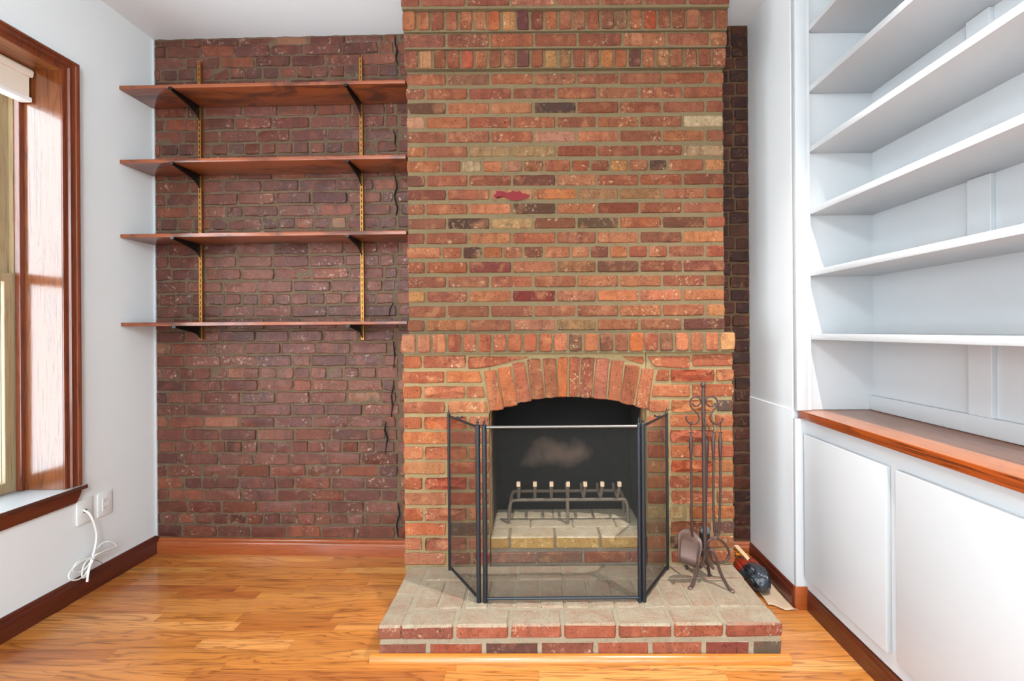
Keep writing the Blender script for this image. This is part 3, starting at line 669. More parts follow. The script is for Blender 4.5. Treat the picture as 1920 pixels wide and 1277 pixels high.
# ---------------------------------------------------------------- baseboards
def basebd(name, pts, h, th, m, nrm):
    """pts: two ends on the wall; nrm: unit vector into the room"""
    a, b = Vector(pts[0]), Vector(pts[1]); nrm = Vector(nrm)
    prof = [(0, 0), (th, 0), (th, h*.72), (th*.9, h*.78), (th*.62, h*.82), (th*.62, h*.9), (th*.45, h*.96), (th*.2, h), (0, h)]
    o = MB().sweep(2, lambda i: [(a, b)[i] + nrm*d + Vector((0, 0, z)) for d, z in prof]).build(name, m, smooth=True); o['kind'] = 'structure'; return o
basebd('baseboard_left', [(LX, YB(LX)-.0, FZ(LX)), (LX, REAR, FZ(LX))], .098, .02, M['base_left'], (1, 0, 0))
basebd('baseboard_back', [(LX+.02, YB(LX), .008), (CX0+.02, YB(CX0), .0)], .094, .026, M['base_back'], (0, -1, 0))
basebd('baseboard_right', [(RX-.006, YB(RX), -.006), (RX-.006, 2.094, -.006)], .1, .014, M['base_left'], (-1, 0, 0))
basebd('baseboard_recess', [(CX1-.02, YB(CX1), -.006), (RX-.008, YB(RX), -.006)], .1, .02, M['base_back'], (0, -1, 0))
o = MB().box(RX-.012, RX2+.004, 2.075, 2.095, -.01, .098).build('trim_3', M['base_back'], bevel=.004, smooth=True); o['kind'] = 'structure'

# ---------------------------------------------------------------- window on the left wall
wi = thing('window_1', 'deep wood-cased window with glossy fir jamb on the left wall', 'window', (LX, 1.48, .557)); del wi['category']; wi['kind'] = 'structure'
prof = [(-.0, 0), (0, .024), (.008, .027), (.015, .024), (.017, .019), (.036, .017), (.041, .020), (.046, .013), (.056, .011), (.060, .013), (.067, .010), (.067, 0)]
Yo, Yn, Zo = WY1+.068, WY0-.068, WZ1+.060
def cprof(i):
    out = []
    for w_, d in prof:
        y_ = (Yo - w_) if i < 2 else (Yn + w_); z_ = WZ0-.002 if i in (0, 3) else Zo - w_*.9
        out.append(Vector((LX + d, y_, z_)))
    return out
MB().sweep(4, cprof).build('casing', M['dark_wood'], wi, smooth=True)
JX = LX-.215
MB().box(JX, LX+.004, WY1, WY1+.015, WZ0, WZ1).box(JX, LX+.004, WY0-.015, WY0, WZ0, WZ1).build('jamb', M['jamb'], wi)
MB().box(JX, LX+.004, WY0, WY1, WZ1-.001, WZ1+.015).build('head_jamb', M['soffit'], wi)
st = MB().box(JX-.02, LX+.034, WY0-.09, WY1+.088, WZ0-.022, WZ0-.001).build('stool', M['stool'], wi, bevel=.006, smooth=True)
st.data.materials.append(plain('sill_top_glare', (176, 178, 180), .3, 0, (60, .0008)))  # window glare painted as pale grey on the stool's top faces
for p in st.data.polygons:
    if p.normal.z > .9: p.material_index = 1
ap = MB()
aprof = [(0, -.022), (.026, -.022), (.026, -.03), (.019, -.05), (.019, -.07), (.012, -.082), (.0, -.084)]
ap.sweep(2, lambda i: [Vector((LX + d, (WY1+.062 - (.012 if z < -.06 else 0)) if i == 0 else WY0-.06, WZ0 + z)) for d, z in aprof]).build('apron', M['dark_wood_y'], wi, smooth=True)
MB().box(JX+.02, JX+.045, WY1-.018, WY1, WZ0, WZ1).box(JX+.02, JX+.045, WY0, WY0+.018, WZ0, WZ1).build('stop', M['dark_wood'], wi, bevel=.003)
sash = MB()
for z0, z1, xo in ((WZ0, 1.56, 0), (1.52, WZ1, -.035)):
    sash.box(JX+xo-.02, JX+xo+.015, WY1-.055, WY1-.002, z0, z1).box(JX+xo-.02, JX+xo+.015, WY0+.002, WY0+.055, z0, z1)
    sash.box(JX+xo-.02, JX+xo+.015, WY0+.05, WY1-.05, z0, z0+.05).box(JX+xo-.02, JX+xo+.015, WY0+.05, WY1-.05, z1-.04, z1)
sash.build('sash', M['sash'], wi, bevel=.003)
for z0, z1, xo in ((WZ0+.05, 1.52, 0), (1.57, WZ1-.04, -.035)):
    MB().box(JX+xo-.004, JX+xo-.001, WY0+.055, WY1-.055, z0, z1).build('pane', M['glass'], wi)
MB().box(JX-.08, JX-.0, WY1-.004, WY1+.04, WZ0-.03, WZ1+.03).box(JX-.08, JX, WY0-.04, WY0+.004, WZ0-.03, WZ1+.03).box(JX-.08, JX-.02, WY0, WY1, WZ1-.005, WZ1+.05).box(JX-.1, JX-.02, WY0, WY1, WZ0-.06, WZ0+.01).build('frame', M['sash'], wi)
rs = thing('roller_shade', 'cream roller shade rolled up behind its valance at the window top', 'shade', (JX+.06, 1.48, 2.38))
def shadepx(px, py): return P(px, py, 2.085)
rs_x = LX-.152; ztop = 2.502
MB().sweep(2, lambda i: [Vector((JX+.05+a, (WY1-.006, WY0+.01)[i], b)) for a, b in ((0, ztop), (.045, ztop-.0), (.052, ztop-.010), (.05, ztop-.03), (.045, ztop-.036), (.0, ztop-.036))]).build('valance_cap', M['shade'], rs, smooth=True)
MB().box(JX+.05, JX+.089, WY0+.01, WY1-.014, ztop-.13, ztop-.036).build('valance', M['shade'], rs)
MB().box(JX+.045, JX+.098, WY0+.01, WY1-.008, ztop-.152, ztop-.13).build('bottom_bar', M['shade_bar'], rs, bevel=.006, smooth=True)

# ---------------------------------------------------------------- outlets and cable
def outlet(cy, cz, label, kind):
    t_ = thing('wall_outlet', label, 'outlet', (LX, cy, cz), None)
    MB().box(LX, LX+.007, cy-.038, cy+.038, cz-.059, cz+.059).build('cover_plate', M['plastic'], t_, bevel=.003, smooth=True)
    if kind == 'duplex':
        MB().box(LX+.006, LX+.0095, cy-.017, cy+.017, cz-.034, cz+.034).build('receptacle', M['plastic'], t_, bevel=.001)
        mb = MB()
        for s in (-1, 1):
            for dy in (-.006, .006): mb.box(LX+.009, LX+.0100, cy+dy-.0011, cy+dy+.0011, cz+s*.018-.002, cz+s*.018+.005)
            mb.box(LX+.009, LX+.0100, cy-.002, cy+.002, cz+s*.018-.010, cz+s*.018-.006)
        mb.build('socket_slots', M['hole'], t_)
    else:
        MB().tube([(LX+.0065, cy, cz), (LX+.0078, cy, cz)], .0095, 14).build('cable_hole', M['hole'], t_)
        for s in (-1, 1): MB().tube([(LX+.0065, cy, cz+s*.042), (LX+.0082, cy, cz+s*.042)], .003, 8).build('screw', M['plastic'], t_)
o1 = PX(157, 958, LX); o2 = PX(195, 944, LX)
outlet(o1.y, o1.z, 'blank white plate with a white cable coming out, under the window corner', 'blank')
outlet(o2.y, o2.z, 'white rectangular duplex outlet plate, the one nearer the brick wall', 'duplex')
cb = thing('coiled_cable', 'white cable bundled in loops hanging over the left baseboard', 'cable', (LX+.03, 2.2, .2))
def cp(x, y, d=.03): return PX(x, y, LX + d)
path = [cp(157, 957, .006), cp(160, 958, .03), cp(168, 964, .045), cp(176, 980, .05), cp(181, 1000, .045), cp(180, 1018, .04), cp(176, 1036, .035), cp(170, 1056, .04), cp(165, 1078, .05), cp(163.5, 1091, .055)]
path2 = [cp(182, 1030, .03), cp(190, 1020, .03), cp(203, 1015, .035), cp(214, 1018, .035), cp(217, 1025, .03), cp(205, 1032, .03), cp(188, 1037, .035), cp(174, 1044, .03), cp(155, 1052, .03), cp(139, 1064, .035), cp(129, 1078, .04), cp(133, 1087, .045), cp(148, 1086, .045), cp(162, 1074, .04), cp(172, 1052, .035), cp(178, 1042, .04), cp(190, 1036, .045), cp(210, 1027, .04), cp(225, 1022, .035)]
path3 = [cp(183, 1041, .035), cp(170, 1046, .02), cp(148, 1052, .02), cp(137, 1066, .02), cp(142, 1073, .02), cp(158, 1068, .025), cp(174, 1050, .03), cp(196, 1040, .02), cp(211, 1036, .02)]
path4 = [cp(176, 1046, .045), cp(168, 1066, .04), cp(161, 1080, .035), cp(155, 1083, .03), cp(154, 1072, .025), cp(160, 1055, .02), cp(172, 1045, .03)]
for pth, r in ((path, .0048), (path2, .0034), (path3, .003), (path4, .0034)):
    MB().tube(bez(pth, 9), r, 8).build('cable_strand', M['cable'], cb, smooth=True)
MB().tube(bez([cp(171, 1043, .05), cp(174, 1049, .055), cp(182, 1051, .052), cp(190, 1055, .045), cp(193, 1060, .035)], 6), .0011, 5).build('twist_tie', M['black'], cb)

# ---------------------------------------------------------------- alcove shelves on slotted tracks
SH = [2.594, 2.2015, 1.807, 1.338]     # top heights
names = ['topmost', 'second from the top', 'third from the top', 'lowest']
slab = []
for i, z in enumerate(SH):
    th = .0195; yf = lambda x: YB(x) - .222
    X1 = P(759.5, 300, yf(-.7)).x + .003
    pts_f = [(LX+.002, yf(LX)), (X1, yf(X1)), (X1, YB(X1)-.014), (LX+.002, YB(LX)-.014)]
    tilt = (-.002, .002, .0, -.004)[i]
    a = [Vector((x_, y_, z - th)) for x_, y_ in pts_f]; b = [Vector((x_, y_, z + (tilt if x_ > -1 else 0))) for x_, y_ in pts_f]
    o = MB().hexa(a, b).build('wall_shelf', M['shelf'], bevel=.0025, smooth=True); shift_to(o, (-1.45, 2.45, z))
    tag(o, ['topmost red stained pine shelf board with knotty underside in the alcove', 'second red stained board from the top of the alcove shelves', 'third red stained board from the top, faintly glossy along its front', 'lowest red stained board of the alcove shelves, seen edge on'][i], 'shelf', 'stained boards across the brick alcove')
tracks = []
for k_, (px, lab) in enumerate(((380, 'left'), (680.5, 'right'))):
    X = wallpx(px, 350) + (.0 if k_ == 0 else 0); Yw = YB(X) - .009; ya = 118 if k_ == 0 else 110
    zt = P(px, ya, Yw).z; zb = P(px, 637, Yw).z
    t_ = thing('shelf_track', f'slotted brass coloured upright screwed to the brick, the {lab} one', 'shelf track', (X, Yw, zb), 'slotted uprights behind the shelves')
    w_, d_ = .0085, .013
    mb = MB().box(X-w_, X-w_+.0015, Yw-d_, Yw, zb, zt).box(X+w_-.0015, X+w_, Yw-d_, Yw, zb, zt)
    mb.box(X-w_, X-.0022, Yw-d_-.001, Yw-d_+.0004, zb, zt).box(X+.0022, X+w_, Yw-d_-.001, Yw-d_+.0004, zb, zt)
    z = zb
    while z < zt - .01: mb.box(X-.0022, X+.0022, Yw-d_-.001, Yw-d_+.0004, z, z+.012); z += .0318
    mb.build('channel', M['brass'], t_)
    MB().box(X-w_+.002, X+w_-.002, Yw-.003, Yw-.001, zb+.002, zt-.002).build('channel_back', M['brass_dark'], t_)
    tracks.append((X, Yw - d_))
for i, z in enumerate(SH):
    for k_, (X, Yw) in enumerate(tracks):
        t0 = z - .0198; L = (.205, .2, .198, .19)[i] if k_ == 0 else (.2, .19, .195, .19)[i]
        prof = [(0, 0), (L, 0), (L, -.009), (L*.75, -.019), (L*.30, -.036), (L*.16, -.046), (L*.07, -.062), (0, -.075)]
        o = thing('shelf_bracket', f'black tapered metal bracket on the {("left", "right")[k_]} track under the {names[i]} shelf', 'bracket', (X, Yw, t0), 'black brackets under the alcove shelves')
        vs = [(X-.003, Yw-d, t0+zz) for d, zz in prof] + [(X+.003, Yw-d, t0+zz) for d, zz in prof]; n = len(prof)
        MB().add(vs, [tuple(range(n)), tuple(reversed(range(n, 2*n)))] + [(j, (j+1) % n, (j+1) % n + n, j+n) for j in range(n)]).build('arm', M['black'], o)
        MB().box(X-.009, X+.009, Yw-L, Yw-.002, t0-.002, t0+.0).box(X-.0095, X+.0095, Yw-L-.003, Yw-L+.001, t0-.010, t0+.004).build('flange', M['black'], o)
        MB().tube([(X-.0045, Yw-.022, t0-.030), (X+.0045, Yw-.022, t0-.030)], .004, 8).build('rivet', M['steel'], o)

# ---------------------------------------------------------------- fire screen
sc = thing('fire_screen', 'three panel black framed wire mesh fire screen standing open on the hearth', 'fire screen', (.09, 1.9, HZ))
ST = .877
lo = P(843, 1066, 2.16); ro = P(1252, 1069, 2.155)
LI = P(896.5, 950, 1.90).x; LCp = P(909, 950, 1.90).x; RCp = P(1198.5, 950, 1.90).x; RI = P(1206.5, 950, 1.90).x
def wires(a, b, z0, z1, pitch, r):
    """diamond lattice between plan points a and b"""
    a, b = Vector(a), Vector(b); L = (b-a).length; H = z1-z0; dirv = (b-a)/L; nrm = Vector((dirv.y, -dirv.x)); vs = []; fs = []
    def rod(s0, h0, s1, h1, off):
        d = Vector((s1-s0, h1-h0)); d.normalize(); pr = Vector((-d.y, d.x))*r; k = len(vs)
        for (s_, h_) in ((s0, h0), (s1, h1)):
            for (e, g_) in ((1, 0), (-.5, .87), (-.5, -.87)):
                p = a + dirv*(s_ + pr.x*e) + nrm*(g_*r + off); vs.append((p.x, p.y, z0 + h_ + pr.y*e))
        fs.extend([(k, k+1, k+4, k+3), (k+1, k+2, k+5, k+4), (k+2, k, k+3, k+5)])
    m_ = .62; stepS = pitch
    c_ = -H/m_
    while c_ < L:
        s0, h0 = c_, 0.0; s1, h1 = c_ + H/m_, H
        if s0 < 0: h0 = -s0*m_; s0 = 0
        if s1 > L: h1 = (L - c_)*m_; s1 = L
        if h1 > h0:
            rod(s0, h0, s1, h1, r); rod(L-s0, h0, L-s1, h1, -r)
        c_ += stepS
    return vs, fs
def panel(name, a, b, ra, rb, rtop, label=None):
    e = bpy.data.objects.new(name, None)
    mb = MB(); a, b = Vector(a), Vector(b)
    zb = HZ + .006
    mb.tube([(a.x, a.y, HZ+.002), (a.x, a.y, ST+.004)], ra, 12); mb.tube([(b.x, b.y, HZ+.002), (b.x, b.y, ST+.004)], rb, 12)
    mb.tube([(a.x, a.y, ST), (b.x, b.y, ST)], rtop, 10); mb.tube([(a.x, a.y, HZ+.018), (b.x, b.y, HZ+.018)], .006, 8)
    fr = mb.build(name, M['iron'], sc, smooth=True)
    dr = (b-a).normalized()
    vs, fs = wires(a + dr*ra*.5, b - dr*rb*.5, HZ+.018, ST-.004, .0105, .00039)
    m_ = MB().add(vs, fs).build('wire_mesh', M['wire'], fr); m_['kind'] = 'stuff'
    me = MB()
    for p_, r_ in ((a, ra), (b, rb)):
        me.lathe((p_.x, p_.y, ST+.002), [(0, r_*1.25), (.006, r_*1.25), (.009, r_*.7), (.014, r_*.4), (.018, r_*.55), (.022, r_*.55), (.026, r_*.2), (.036, r_*.12)], 10)
    me.build('finial', M['iron'], fr, smooth=True)
    return fr
panel('side_panel', (lo.x, lo.y), (LI, 1.902), .0065, .010, .0055)
cpn = panel('center_panel', (LCp, 1.9), (RCp, 1.9), .010, .0085, .006)
MB().tube([(LCp+.010, 1.8945, ST+.0005), (RCp-.0085, 1.8945, ST+.0005)], .0062, 10).build('top_rail', M['steel'], cpn, smooth=True)
panel('side_panel', (RI, 1.902), (ro.x, ro.y), .010, .0065, .0055)
for (px, py, a, b) in ((865, 786, (lo.x, lo.y), (LI, 1.902)), (1229, 781, (ro.x, ro.y), (RI, 1.902))):
    p = Vector(a).lerp(Vector(b), .42)
    MB().tube([(p.x-.014, p.y, ST+.016), (p.x-.004, p.y, ST+.012), (p.x+.004, p.y, ST+.012), (p.x+.014, p.y, ST+.016)], [.005, .003, .003, .005], 6).tube([(p.x, p.y, ST+.001), (p.x, p.y, ST+.012)], .003, 6).build('handle', M['iron'], sc, smooth=True)

# ---------------------------------------------------------------- grate in the firebox
gr = thing('fireplace_grate', 'iron log grate with upturned bars and tips coloured as lit inside the firebox', 'grate', (.13, 2.4, FT))
GY = 2.36
gp = lambda px, py, Y=GY: P(px, py, Y)
for i, px in enumerate((972, 1003, 1034, 1065, 1097, 1129, 1161)):
    tip = gp(px, 907, GY-.03); base = gp(px + (0 if i < 4 else -2), 936, GY-.01)
    tipw = tip + Vector((0, -.006, 0))
    o = MB().tube([tipw, tip + Vector((0, .002, -.03)), base + Vector((0, .012, .004)), base + Vector((0, .12, .002)), base + Vector((0, .155, .03))], .0075, 4).build('bar', M['grate'], gr)
    MB().box(tip.x-.0095, tip.x+.0095, tip.y-.014, tip.y+.006, tip.z-.012, tip.z+.010).build('bar_tip', M['grate_tip'], gr, bevel=.002)
zb = gp(1065, 937).z
lx, rx_ = gp(955, 950).x, gp(1177, 950).x
for yy in (GY, GY+.13):
    MB().tube(bez([(lx-.004, yy, FT), (lx, yy, zb-.05), (lx+.012, yy, zb-.008), (lx+.05, yy, zb), (.13, yy, zb), (rx_-.05, yy, zb), (rx_-.012, yy, zb-.008), (rx_, yy, zb-.05), (rx_+.004, yy, FT)], 6), .0085, 8).build('leg_frame', M['grate'], gr, smooth=True)
mx = gp(1064, 950).x
MB().tube([(mx, GY-.012, FT), (mx, GY-.008, zb)], .0085, 8).build('leg', M['grate'], gr, smooth=True)

# ---------------------------------------------------------------- fire tools
TY = 2.035
tp = lambda px, py, Y=TY: P(px, py, Y)
stn = thing('fire_tool_stand', 'brown wrought iron fire tool stand with scroll hooks and three curled feet', 'tool stand', tuple(PZ(1322, 1095, HZ)))
top = tp(1318.5, 719); hub = tp(1322, 1034)
MB().tube([tp(1318.8, 724), tp(1319, 760), tp(1320, 860), hub + Vector((0, 0, .03)), hub + Vector((0, 0, -.03))], [.0082, .0095, .0095, .0105, .008], 8).build('pole', M['wrought'], stn, smooth=True)
MB().lathe(tp(1318.5, 725), [(-.004, .005), (.0, .010), (.006, .0125), (.012, .012), (.018, .008), (.021, .001)], 12).build('ball_finial', M['wrought'], stn, smooth=True)
# scroll hooks: coordinates from the picture, each on the plane of the stand
k9 = lambda l, Y=TY: [tp(1240 + a/9.825, 700 + b/9.825, Y) for a, b in l]
MB().tube(bez(k9([(590, 552), (570, 560), (600, 595), (660, 600), (712, 560), (722, 500), (690, 448), (630, 433), (565, 460), (530, 520), (540, 600), (600, 680), (670, 750), (695, 820), (680, 880), (630, 925), (560, 940), (500, 905), (460, 850), (455, 805), (478, 795)]), 5), .0038, 7).build('scroll_hook', M['wrought'], stn, smooth=True)
MB().tube(bez(k9([(970, 560), (1000, 572), (960, 600), (900, 612), (845, 575), (825, 505), (855, 450), (915, 433), (985, 450), (1030, 510), (1020, 590), (965, 680), (915, 760), (900, 830), (930, 895), (990, 935), (1050, 938), (1105, 900), (1140, 845), (1115, 830)]), 5), .0038, 7).build('scroll_hook', M['wrought'], stn, smooth=True)
MB().tube(bez([tp(1321, 782, TY-.008), tp(1323, 790, TY-.03), tp(1323, 798, TY-.045), tp(1320, 800, TY-.06), tp(1317, 796, TY-.065)], 5), .0032, 7).build('scroll_hook', M['wrought'], stn, smooth=True)
feet = [PZ(1294, 1102, HZ+.004), PZ(1373, 1108, HZ+.004), PZ(1331, 1079, HZ+.004)]
for f_ in feet:
    dr = (f_ - Vector((hub.x, hub.y, f_.z))); dr.z = 0
    h = hub.copy()
    pth = [h + Vector((0, 0, -.035)) + dr*.34 + Vector((0, 0, -.028)), h + dr*.26 + Vector((0, 0, -.06)), h + dr*.10 + Vector((0, 0, -.03)), h + dr*.10 + Vector((0, 0, .004)), h + dr*.26 + Vector((0, 0, .012)), h + dr*.42 + Vector((0, 0, -.015)), h + dr*.56 + Vector((0, 0, -.07)), h.lerp(f_, .82) + Vector((0, 0, -.01)), f_ + dr*(-.06) + Vector((0, 0, .004)), f_]
    lg = MB().tube(bez(pth, 5), .0072, 7).build('leg', M['wrought'], stn, smooth=True)
    MB().lathe(f_ + Vector((0, 0, -.004)), [(0, .009), (.004, .011), (.007, .008), (.009, .002)], 10).build('foot', M['shovel'], lg, smooth=True)
def handle(mb, px0, py0, py1, Y, px1=None):
    px1 = px1 or px0
    P_ = lambda t_: tp(px0 + (px1-px0)*t_, py0 + (py1-py0)*t_, Y)
    mb.tube([P_(0), P_(.02), P_(.30), P_(.55), P_(.97), P_(1)], [.0035, .0055, .0092, .0094, .0055, .0038], 8)
def collar(mb, px, py, Y):
    p = tp(px, py, Y); mb.tube([p + Vector((-.013, 0, -.001)), p + Vector((-.005, 0, .0)), p + Vector((.005, 0, .0)), p + Vector((.013, 0, -.001))], [.0012, .0028, .0028, .0012], 6)
# shovel
SY = TY - .012
sv = thing('ash_shovel', 'iron ash shovel with round backed pan hanging left of the stand pole', 'fire shovel', tuple(tp(1290, 1060, SY)))
mb = MB(); mb.tube(bez([tp(1299, 794, SY), tp(1296, 791, SY), tp(1294, 795, SY), tp(1295, 803, SY), tp(1296.5, 812, SY)], 4), .0022, 6); collar(mb, 1295.5, 811, SY); collar(mb, 1296, 861, SY); handle(mb, 1295.5, 812, 861, SY, 1296)
mb.tube([tp(1296, 861, SY), tp(1296.5, 930, SY), tp(1297, 995, SY+.005), tp(1299, 1006, SY+.01)], [.0046, .0053, .0056, .005], 7); mb.build('handle', M['wrought'], sv, smooth=True)
W = lambda a, b, d=0: tp(1240 + a/7.98, 960 + b/7.98, SY + d)
rim = [(255, 750), (250, 640), (250, 500), (255, 340), (285, 280), (350, 255), (430, 262), (500, 300), (560, 360), (600, 430), (612, 500), (600, 580), (575, 700), (560, 850)]
dep = [-.03, -.03, -.028, -.02, -.005, .01, .012, .012, .01, 0, -.012, -.02, -.03, -.03]
cen = [(280, 755), (285, 640), (290, 520), (295, 430), (310, 370), (360, 330), (420, 330), (475, 365), (525, 420), (555, 480), (562, 530), (555, 600), (545, 720), (535, 845)]
vs = [W(a, b, d) for (a, b), d in zip(rim, dep)] + [W(a, b, .016 - (.02 if b > 700 else 0)) for a, b in cen]; n = len(rim)
fs = [(i, i+1, n+i+1, n+i) for i in range(n-1)] + [(n+0, n+1, n+12, n+13), (n+1, n+2, n+11, n+12), (n+2, n+3, n+10, n+11), (n+3, n+4, n+9, n+10), (n+4, n+5, n+8, n+9), (n+5, n+6, n+7, n+8)]
pan = MB().add(vs, fs).build('pan', M['shovel'], sv, smooth=True); md = pan.modifiers.new('thickness', 'SOLIDIFY'); md.thickness = .002
MB().tube(bez(k9([], SY) or [W(250, 640, -.03), W(250, 500, -.028), W(255, 340, -.02), W(285, 280, -.005), W(350, 255, .01), W(430, 262, .012), W(500, 300, .012), W(560, 360, .01), W(600, 430, 0), W(612, 500, -.012), W(600, 580, -.02)], 4), .0014, 5).build('rim', M['wrought'], sv, smooth=True)
MB().box(*(lambda p: (p.x-.006, p.x+.004, p.y-.004, p.y+.004, p.z-.012, p.z+.004))(W(385, 820, 0))).build('pan_lip', M['black'], sv)
# brush
BY = TY + .035
br = thing('hearth_brush', 'hearth brush with black bristles hanging behind the stand pole', 'brush', tuple(tp(1322, 1045, BY)))
mb = MB(); mb.tube(bez([tp(1318, 800, BY), tp(1322, 797, BY), tp(1329, 801, BY), tp(1329, 809, BY), tp(1325.5, 816, BY)], 4), .0022, 6); collar(mb, 1325, 818, BY); handle(mb, 1325.5, 820, 866, BY); collar(mb, 1325, 868, BY)
mb.tube([tp(1325.5, 866, BY), tp(1323, 985, BY)], .005, 7); mb.build('handle', M['wrought'], br, smooth=True)
p = tp(1321, 985, BY)
MB().lathe(p, [(-.002, .012), (-.012, .021), (-.022, .0245), (-.03, .024)], 14).build('ferrule', plain('grey_ferrule', (120, 124, 130), .35, .6), br, smooth=True)
MB().lathe(p, [(-.029, .0235), (-.06, .0225), (-.10, .019), (-.138, .018), (-.143, .012)], 14).build('bristles', M['bristle'], br, smooth=True)
# tongs
GY2 = TY - .004
tg = thing('fire_tongs', 'wrought iron fire tongs with open claw ring hanging right of the pole', 'tongs', tuple(tp(1343, 1040, GY2)))
for px, px2, side in ((1337.5, 1340.5, -1), (1350.5, 1346.5, 1)):
    mb = MB(); mb.tube(bez([tp(px-1, 800, GY2), tp(px-2, 796, GY2-.004), tp(px+1, 791, GY2), tp(px+1, 800, GY2+.004), tp(px, 812, GY2)], 4), .0022, 6)
    collar(mb, px, 811, GY2); handle(mb, px, 812, 861, GY2); collar(mb, px, 861, GY2)
    K = lambda a, b: tp(1240 + a/7.98, 960 + b/7.98, GY2)
    if side > 0: tail = [(815, 385), (880, 420), (950, 480), (1000, 560), (1015, 640), (985, 710), (920, 750), (850, 755)]
    else: tail = [(815, 390), (760, 400), (705, 430), (700, 500), (730, 590), (745, 680), (775, 740), (830, 770)]
    mb.tube(bez([tp(px, 861, GY2), tp(px, 930, GY2), tp(px2 + (px-px2)*.5, 985, GY2), tp(px2, 1003, GY2)] + [K(a, b) for a, b in tail], 5), .0054, 7)
    mb.build('arm', M['wrought'], tg, smooth=True)
MB().tube([tp(1341, 1008, GY2-.006), tp(1341, 1008, GY2+.006)], .007, 8).build('pivot', M['wrought'], tg, smooth=True)

# ---------------------------------------------------------------- things in the gap right of the hearth
bm = bmesh.new(); bmesh.ops.create_grid(bm, x_segments=30, y_segments=14, size=1)
ca, cbp, cc, cdd = PZ(1441, 1132, .004), PZ(1499, 1136, .026), PZ(1404, 1036, .012), PZ(1365, 1030, .01)
for v in bm.verts:
    s_, t_ = (v.co.x+1)/2, (v.co.y+1)/2
    p = ca.lerp(cbp, t_).lerp(cdd.lerp(cc, t_), s_); p.y += .01*math.sin(t_*9)*(1-s_)
    p.x = min(p.x, RX-.024 if p.y > 2.072 else 1.21)
    p.z = .006 + .006*abs(noise.noise(Vector((p.x*9, p.y*9, 0)))) + FZ(p.x) + (.02*max(0, t_-.85)/.15 if t_ > .85 else 0)*.4
    v.co = p
me = bpy.data.meshes.new('plastic_sheet'); bm.to_mesh(me); bm.free()
o = link('plastic_sheet', me, M['film'], None, True); shift_to(o, (1.05, 2.2, .01)); tag(o, 'thin translucent tan sheet lying on the floor right of the hearth', 'sheet')
o.modifiers.new('thickness', 'SOLIDIFY').thickness = .0008
bm = bmesh.new(); bmesh.ops.create_icosphere(bm, subdivisions=4, radius=1)
a0, a1 = PZ(1428, 1098, .04), PZ(1378, 1040, .05)
ax = a1 - a0; ax.z = 0; L = ax.length/2 + .03; ax.normalize(); sd = Vector((ax.y, -ax.x, 0)); ctr = (a0+a1)/2; ctr.z = 0
for v in bm.verts:
    c_ = v.co.copy(); q = Vector((abs(c_.x)**.7*math.copysign(1, c_.x), abs(c_.y)**.8*math.copysign(1, c_.y), c_.z))
    n_ = 1 + .22*noise.fractal(c_*2.6, 1, 2, 3) + .10*noise.noise(c_*9)
    p = ctr + ax*q.x*L + sd*q.y*.062*n_ + Vector((0, 0, max(.010, .048 + c_.z*.045*n_*(1+.4*(-q.x if q.x < 0 else 0)))))
    p.x = min(p.x, RX-.03); v.co = p
me = bpy.data.meshes.new('firestarter_bag'); bm.to_mesh(me); bm.free()
o = link('firestarter_bag', me, M['bag'], None, False); shift_to(o, (ctr.x, ctr.y, .01)); tag(o, 'crumpled shiny black, red and orange plastic bag beside the hearth', 'bag')
s0, s1 = PZ(1380, 1025, .10), PZ(1405, 1053, .085)
d = (s1-s0).normalized(); n_ = Vector((d.y, -d.x, 0))
s1 = s0 + d*.16
o = MB().hexa([s0 + n_*.012, s1 + n_*.010, s1 - n_*.010, s0 - n_*.012], [p + Vector((0, 0, .009)) for p in (s0 + n_*.012, s1 + n_*.010, s1 - n_*.010, s0 - n_*.012)]).build('wood_stick', M['lath'], bevel=.001)
shift_to(o, tuple(s0)); tag(o, 'pale flat wooden stick lying across the crumpled bag', 'stick')

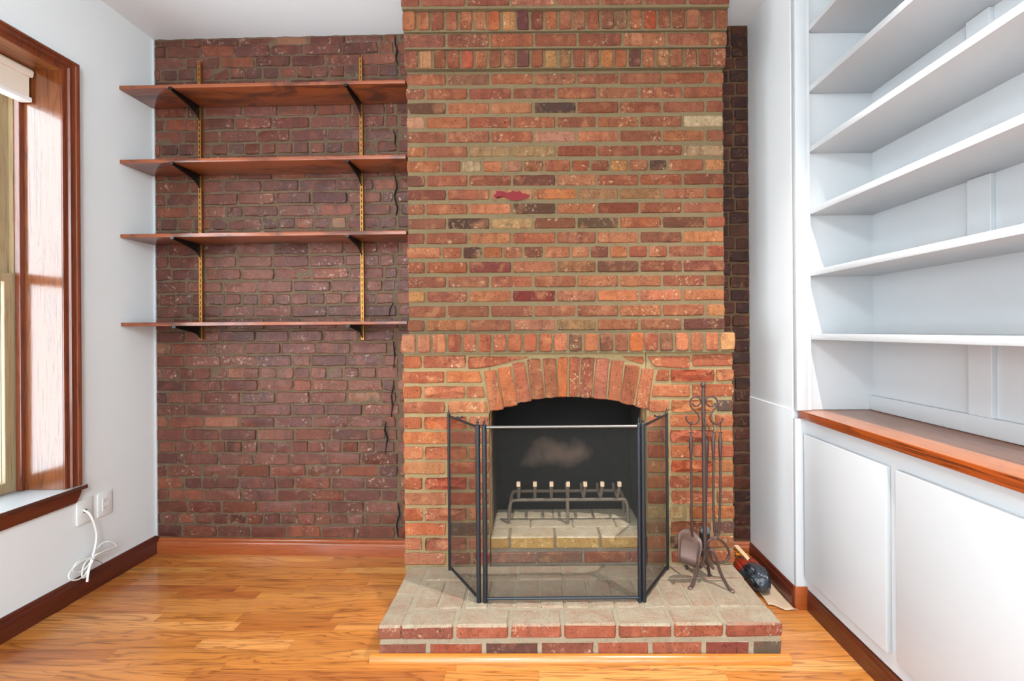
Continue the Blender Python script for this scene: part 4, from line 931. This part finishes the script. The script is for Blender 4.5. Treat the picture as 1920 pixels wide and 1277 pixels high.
# ---------------------------------------------------------------- built-in cabinet, counter, bookcase
cab = thing('base_cabinet', 'white painted base cabinet with flat slab doors under the oak counter', 'cabinet', (1.4, 1.3, 0))
NEAR = -1.2
MB().box(RX2, 1.60, NEAR, 2.092, .088, .868).build('carcass', M['gloss'], cab)
MB().box(RX2+.03, 1.60, NEAR, 2.092, -.01, .088).build('plinth', M['gloss'], cab)
MB().box(RX-.006, RX2+.0, 2.08, 2.098, .098, .868).build('end_post', M['gloss'], cab)
for y0, y1 in ((1.578, 2.062), (1.045, 1.533), (.51, 1.0), (-.03, .465)):
    dd = MB().box(RX2-.021, RX2-.0005, y0, y1, .150, .800).build('door', M['gloss'], cab, bevel=.0025, smooth=True)
kb = basebd('baseboard_cabinet', [(RX2+.004, 2.092, FZ(RX2)-.002), (RX2+.004, NEAR, FZ(RX2)-.002)], .092, .006, M['base_left'], (-1, 0, 0))
ct = MB().box(1.196, 1.60, NEAR, 2.094, .868, .905).build('oak_countertop', M['counter'], bevel=.003, smooth=True)
ct.data.materials.append(M['counter_edge'])
for p in ct.data.polygons:
    if abs(p.normal.x) > .8: p.material_index = 1
shift_to(ct, (1.4, 1.3, .905)); tag(ct, 'oak countertop with dark striped front edge on the white cabinet', 'countertop')
bk = thing('built_in_bookcase', 'tall white built-in bookcase standing on the oak counter', 'bookcase', (1.4, 1.3, .905))
BX = 1.545
MB().box(RX+.003, 1.60, 2.094, 2.110, .906, CZ).build('side_panel', M['gloss'], bk)
MB().box(RX-.001, RX+.048, 2.070, 2.096, .906, CZ).build('face_post', M['gloss'], bk, bevel=.003, smooth=True)
MB().box(RX+.046, RX+.068, 2.074, 2.096, .906, CZ).build('shelf_cleat', M['gloss'], bk, bevel=.002)
MB().box(BX, 1.60, NEAR, 2.094, .906, CZ).build('back_panel', M['gloss'], bk)
MB().box(BX-.020, BX, NEAR, 2.094, .906, .972).build('bottom_rail', M['gloss'], bk, bevel=.003, smooth=True)
SZ = [1.2305, 1.5205, 1.803, 2.089, 2.365, 2.645]
for z in SZ:
    MB().box(1.247, BX, NEAR, 2.092, z, z+.026).build('shelf', M['gloss'], bk, bevel=.0015, smooth=True)
for (z0, z1) in ((.972, 1.2300), (SZ[1]+.0265, SZ[2]-.0005), (SZ[3]+.0265, SZ[4]-.0005)):
    for y0 in (1.53, .93, .33):
        MB().box(BX-.017, BX, y0, y0+.085, z0, z1).build('stile', M['gloss'], bk, bevel=.002)
settle()
